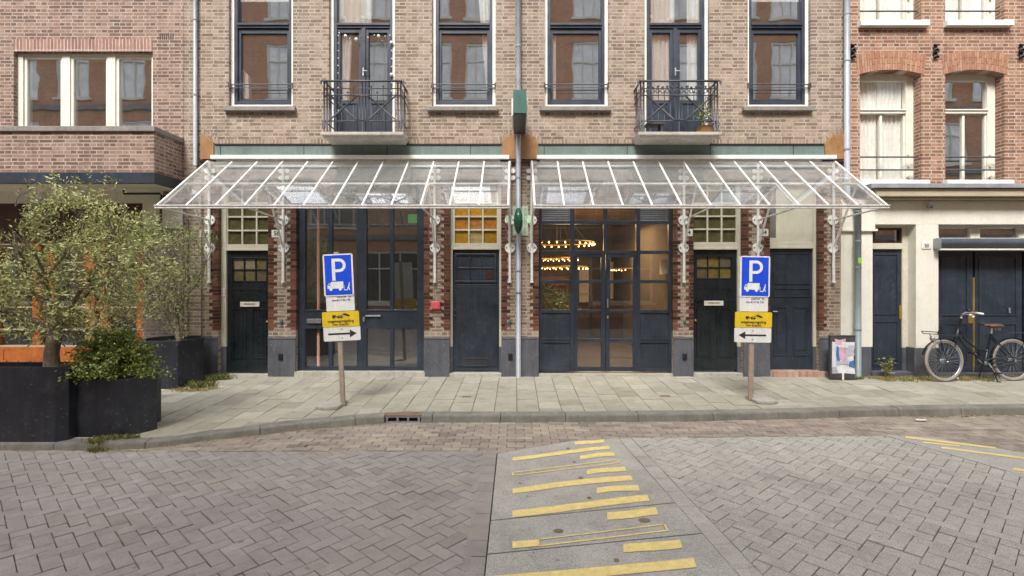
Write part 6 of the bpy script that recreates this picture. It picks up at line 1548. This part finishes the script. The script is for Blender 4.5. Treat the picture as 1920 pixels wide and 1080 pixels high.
wheel(0, 'wheel', R(5)); wheel(1.17, 'wheel')
b = MB()
b.tube([L3(.325, .70), L3(.225, .38)], .019, 8)
b.tube([L3(.27, .52), L3(.36, .37), L3(.50, .24), L3(.62, .18), L3(.745, .155)], .015, 8)
b.tube([L3(.235, .41), L3(.36, .25), L3(.52, .10), L3(.69, -.045)], .016, 8)
b.tube([L3(.69, -.045), L3(.83, .44)], .016, 8)
for y in (-.05, .05):
    b.tube([L3(.69, -.045, y*.5), L3(1.17, 0, y)], .010, 6); b.tube([L3(.82, .40, y*.4), L3(1.17, 0, y)], .009, 6)
b.build('frame', 'bikeblack', bk, local=True, smooth=True)
b = MB()
for y in (-.045, .045): b.tube([L3(.225, .38, y*.6), L3(.16, .25, y), L3(.07, .08, y), L3(0, 0, y)], .012, 8)
b.tube([L3(.225, .38, -.03), L3(.225, .38, .03)], .012, 6); b.build('fork', 'bikeblack', bk, local=True, smooth=True)
for cx, a0, a1, nm in ((0, 50, 165, 'fender'), (1.17, -10, 190, 'fender')):
    b = MB(); n = 20
    for k in range(n):
        t0, t1 = R(a0+(a1-a0)*k/n), R(a0+(a1-a0)*(k+1)/n)
        q_ = lambda r, t, y: (cx+r*math.cos(t), y, HR_+r*math.sin(t))
        b.add([q_(.378, t0, 0), q_(.378, t1, 0), q_(.368, t1, .027), q_(.368, t0, .027), q_(.368, t0, -.027), q_(.368, t1, -.027)], [(0, 1, 2, 3), (0, 4, 5, 1)])
    b.build(nm, 'bikeblack', bk, local=True, smooth=True)
b = MB(); b.tube([L3(.325, .70), L3(.335, .755)], .013, 8)
b.tube([L3(.20, .755, -.34), L3(.24, .77, -.25), L3(.29, .775, -.12), L3(.335, .76, 0), L3(.42, .775, .07), L3(.52, .80, .12), L3(.64, .80, .15), L3(.84, .775, .16)], .012, 8)
b.build('handlebar', 'chrome', bk, local=True, smooth=True)
b = MB(); b.tube([L3(.19, .75, -.36), L3(.235, .765, -.26)], .019, 8); b.tube([L3(.72, .792, .155), L3(.86, .772, .16)], .019, 8); b.build('grip', 'bulbwhite', bk, local=True, smooth=True)
b = MB(); b.sphere(L3(.60, .835, .13), .032, 8, (1.3, 1, .7)); b.build('bell', 'bikeblack', bk, local=True, smooth=True)
b = MB(); b.sphere(L3(.90, .575), .1, 12, (1.35, .95, .38)); b.sphere(L3(.80, .585), .06, 10, (1.6, .5, .4)); b.build('saddle', 'leather', bk, local=True, smooth=True)
b = MB(); b.tube([L3(.83, .44), L3(.85, .545)], .012, 8)
b.build('seat_post', 'chrome', bk, local=True)
for y in (-.03, .03): b = MB(); b.tube([L3(.95, .55, y), L3(.96, .51, y), L3(.93, .50, y), L3(.93, .55, y)], .007, 6); b.build('saddle_spring', 'chrome', bk, local=True)
b = MB(); zf_ = .445     # front rack
for y in (-.15, -.05, .05, .15): b.tube([L3(-.20, zf_, y), L3(.20, zf_-.03, y)], .007, 6)
for x in (-.20, -.07, .07, .20): b.tube([L3(x, zf_-.03*(x+.2)/.4, -.15), L3(x, zf_-.03*(x+.2)/.4, .15)], .007, 6)
b.tube([L3(-.20, zf_, -.15), L3(-.235, zf_+.04, -.15), L3(-.235, zf_+.04, .15), L3(-.20, zf_, .15)], .007, 6)
for y in (-.15, .15): b.tube([L3(.05, zf_, y), L3(.13, .70, y)], .007, 6); b.tube([L3(-.15, zf_, y*.6), L3(0, 0, y*.4)], .006, 6)
b.tube([L3(.13, .70, -.15), L3(.13, .70, .15)], .007, 6); b.tube([L3(.09, .58, -.15), L3(.09, .58, .15)], .006, 6); b.tube([L3(.13, .70, 0), L3(.30, .66, 0)], .008, 6)
b.build('front_rack', 'bikeblack', bk, local=True)
b = MB(); b.sphere(L3(-.18, .37), .045, 10, (.8, 1, 1)); b.build('head_lamp', 'chrome', bk, local=True, smooth=True)
b = MB()
for y in (-.07, .07): b.tube([L3(.96, .42, y), L3(1.05, .455, y), L3(1.42, .455, y)], .007, 6); b.tube([L3(1.38, .45, y), L3(1.17, 0, y)], .006, 6)
for x in (1.05, 1.17, 1.3, 1.42): b.tube([L3(x, .455, -.07), L3(x, .455, .07)], .006, 6)
b.build('rear_rack', 'bikeblack', bk, local=True)
b = MB(); b.tube([L3(.69, -.045, -.03), L3(.69, -.045, .03)], .03, 10); b.tube([L3(.69, -.045, -.07), L3(.78, -.20, -.07)], .010, 6); b.tube([L3(.69, -.045, .07), L3(.60, .11, .07)], .010, 6); b.build('crank', 'chrome', bk, local=True)
b = MB(); b.box(.74, .82, -.16, -.08, HR_-.215, HR_-.195); b.box(.56, .64, .08, .16, HR_+.1, HR_+.12); b.build('pedal', 'bikeblack', bk, local=True)
b = MB(); b.tube([L3(.64, -.0, -.035), L3(.8, .03, -.035), L3(1.17, .045, -.035), L3(1.2, -.0, -.035), L3(1.15, -.045, -.035), L3(.8, -.11, -.035), L3(.62, -.09, -.035)], .013, 6, closed=True); b.build('chain_case', 'bikeblack', bk, local=True)
b = MB(); b.tube([L3(.72, -.06, -.05), L3(.76, -.345, -.14)], .009, 6); b.tube([L3(.72, -.06, .05), L3(.70, -.345, .14)], .009, 6); b.tube([L3(.74, -.34, -.14), L3(.80, -.345, -.15)], .009, 6); b.build('kickstand', 'bikeblack', bk, local=True)

# ================================================================== STREET SIDE BEHIND THE CAMERA (seen in the panes)
OY = -15.5
ob = thing('terraced_house', 'terracotta brick terrace across the street, mirrored in the window panes', 'house', (0, OY, 0))
holes = []; wins = []
for fl, (z0, z1, n0, x_0, pit, wd_) in enumerate(((4.2, 6.2, 14, -38, 5.6, 2.2), (7.3, 9.3, 14, -36.5, 5.6, 2.2), (10.4, 13.1, 30, -37, 2.47, 1.5), (14.3, 16.2, 30, -37, 2.47, 1.5))):
    for k in range(n0):
        xx = x_0+k*pit+(0.25 if k % 3 == 1 else 0)
        holes.append((xx, xx+wd_, z0, z1)); wins.append((xx, xx+wd_, z0, z1))
for k in range(11): xx = -30+k*5.6; holes.append((xx, xx+3.0, .5, 3.0)); wins.append((xx, xx+3.0, .5, 3.0))
b = MB(); wall(b, -43, 43, -.2, 17.2, holes, OY-.3, OY); b.build('wall', 'brick_opp', ob)
b = MB()
for zz in (3.55, 6.8, 9.8, 13.6, 17.0): b.box(-43, 43, OY, OY+.12, zz, zz+.25)
b.build('stone_band', 'stone', ob)
for (a, c, z0, z1) in wins:
    b = MB(); y0, y1 = OY-.12, OY-.04
    b.box(a, a+.09, y0, y1, z0, z1); b.box(c-.09, c, y0, y1, z0, z1); b.box(a+.09, c-.09, y0, y1-.003, z1-.09, z1); b.box(a+.09, c-.09, y0, y1-.003, z0, z0+.09)
    m = a+(c-a)/3; m2 = a+2*(c-a)/3
    b.box(m-.03, m+.03, y0, y1-.006, z0+.09, z1-.09); b.box(m2-.03, m2+.03, y0, y1-.006, z0+.09, z1-.09); zz = z0+(z1-z0)*.66; b.box(a+.09, c-.09, y0, y1-.01, zz-.03, zz+.03)
    b.box(a-.1, c+.1, OY, OY+.1, z0-.12, z0)
    fr = b.build('window', 'creamlight', ob); g = MB(); g.quad((a, y0, z0), (a, y0, z1), (c, y0, z1), (c, y0, z0)); g.build('pane', 'greypane' if z0 > 7 else 'darkpane', fr)
print('objects', len(bpy.data.objects))
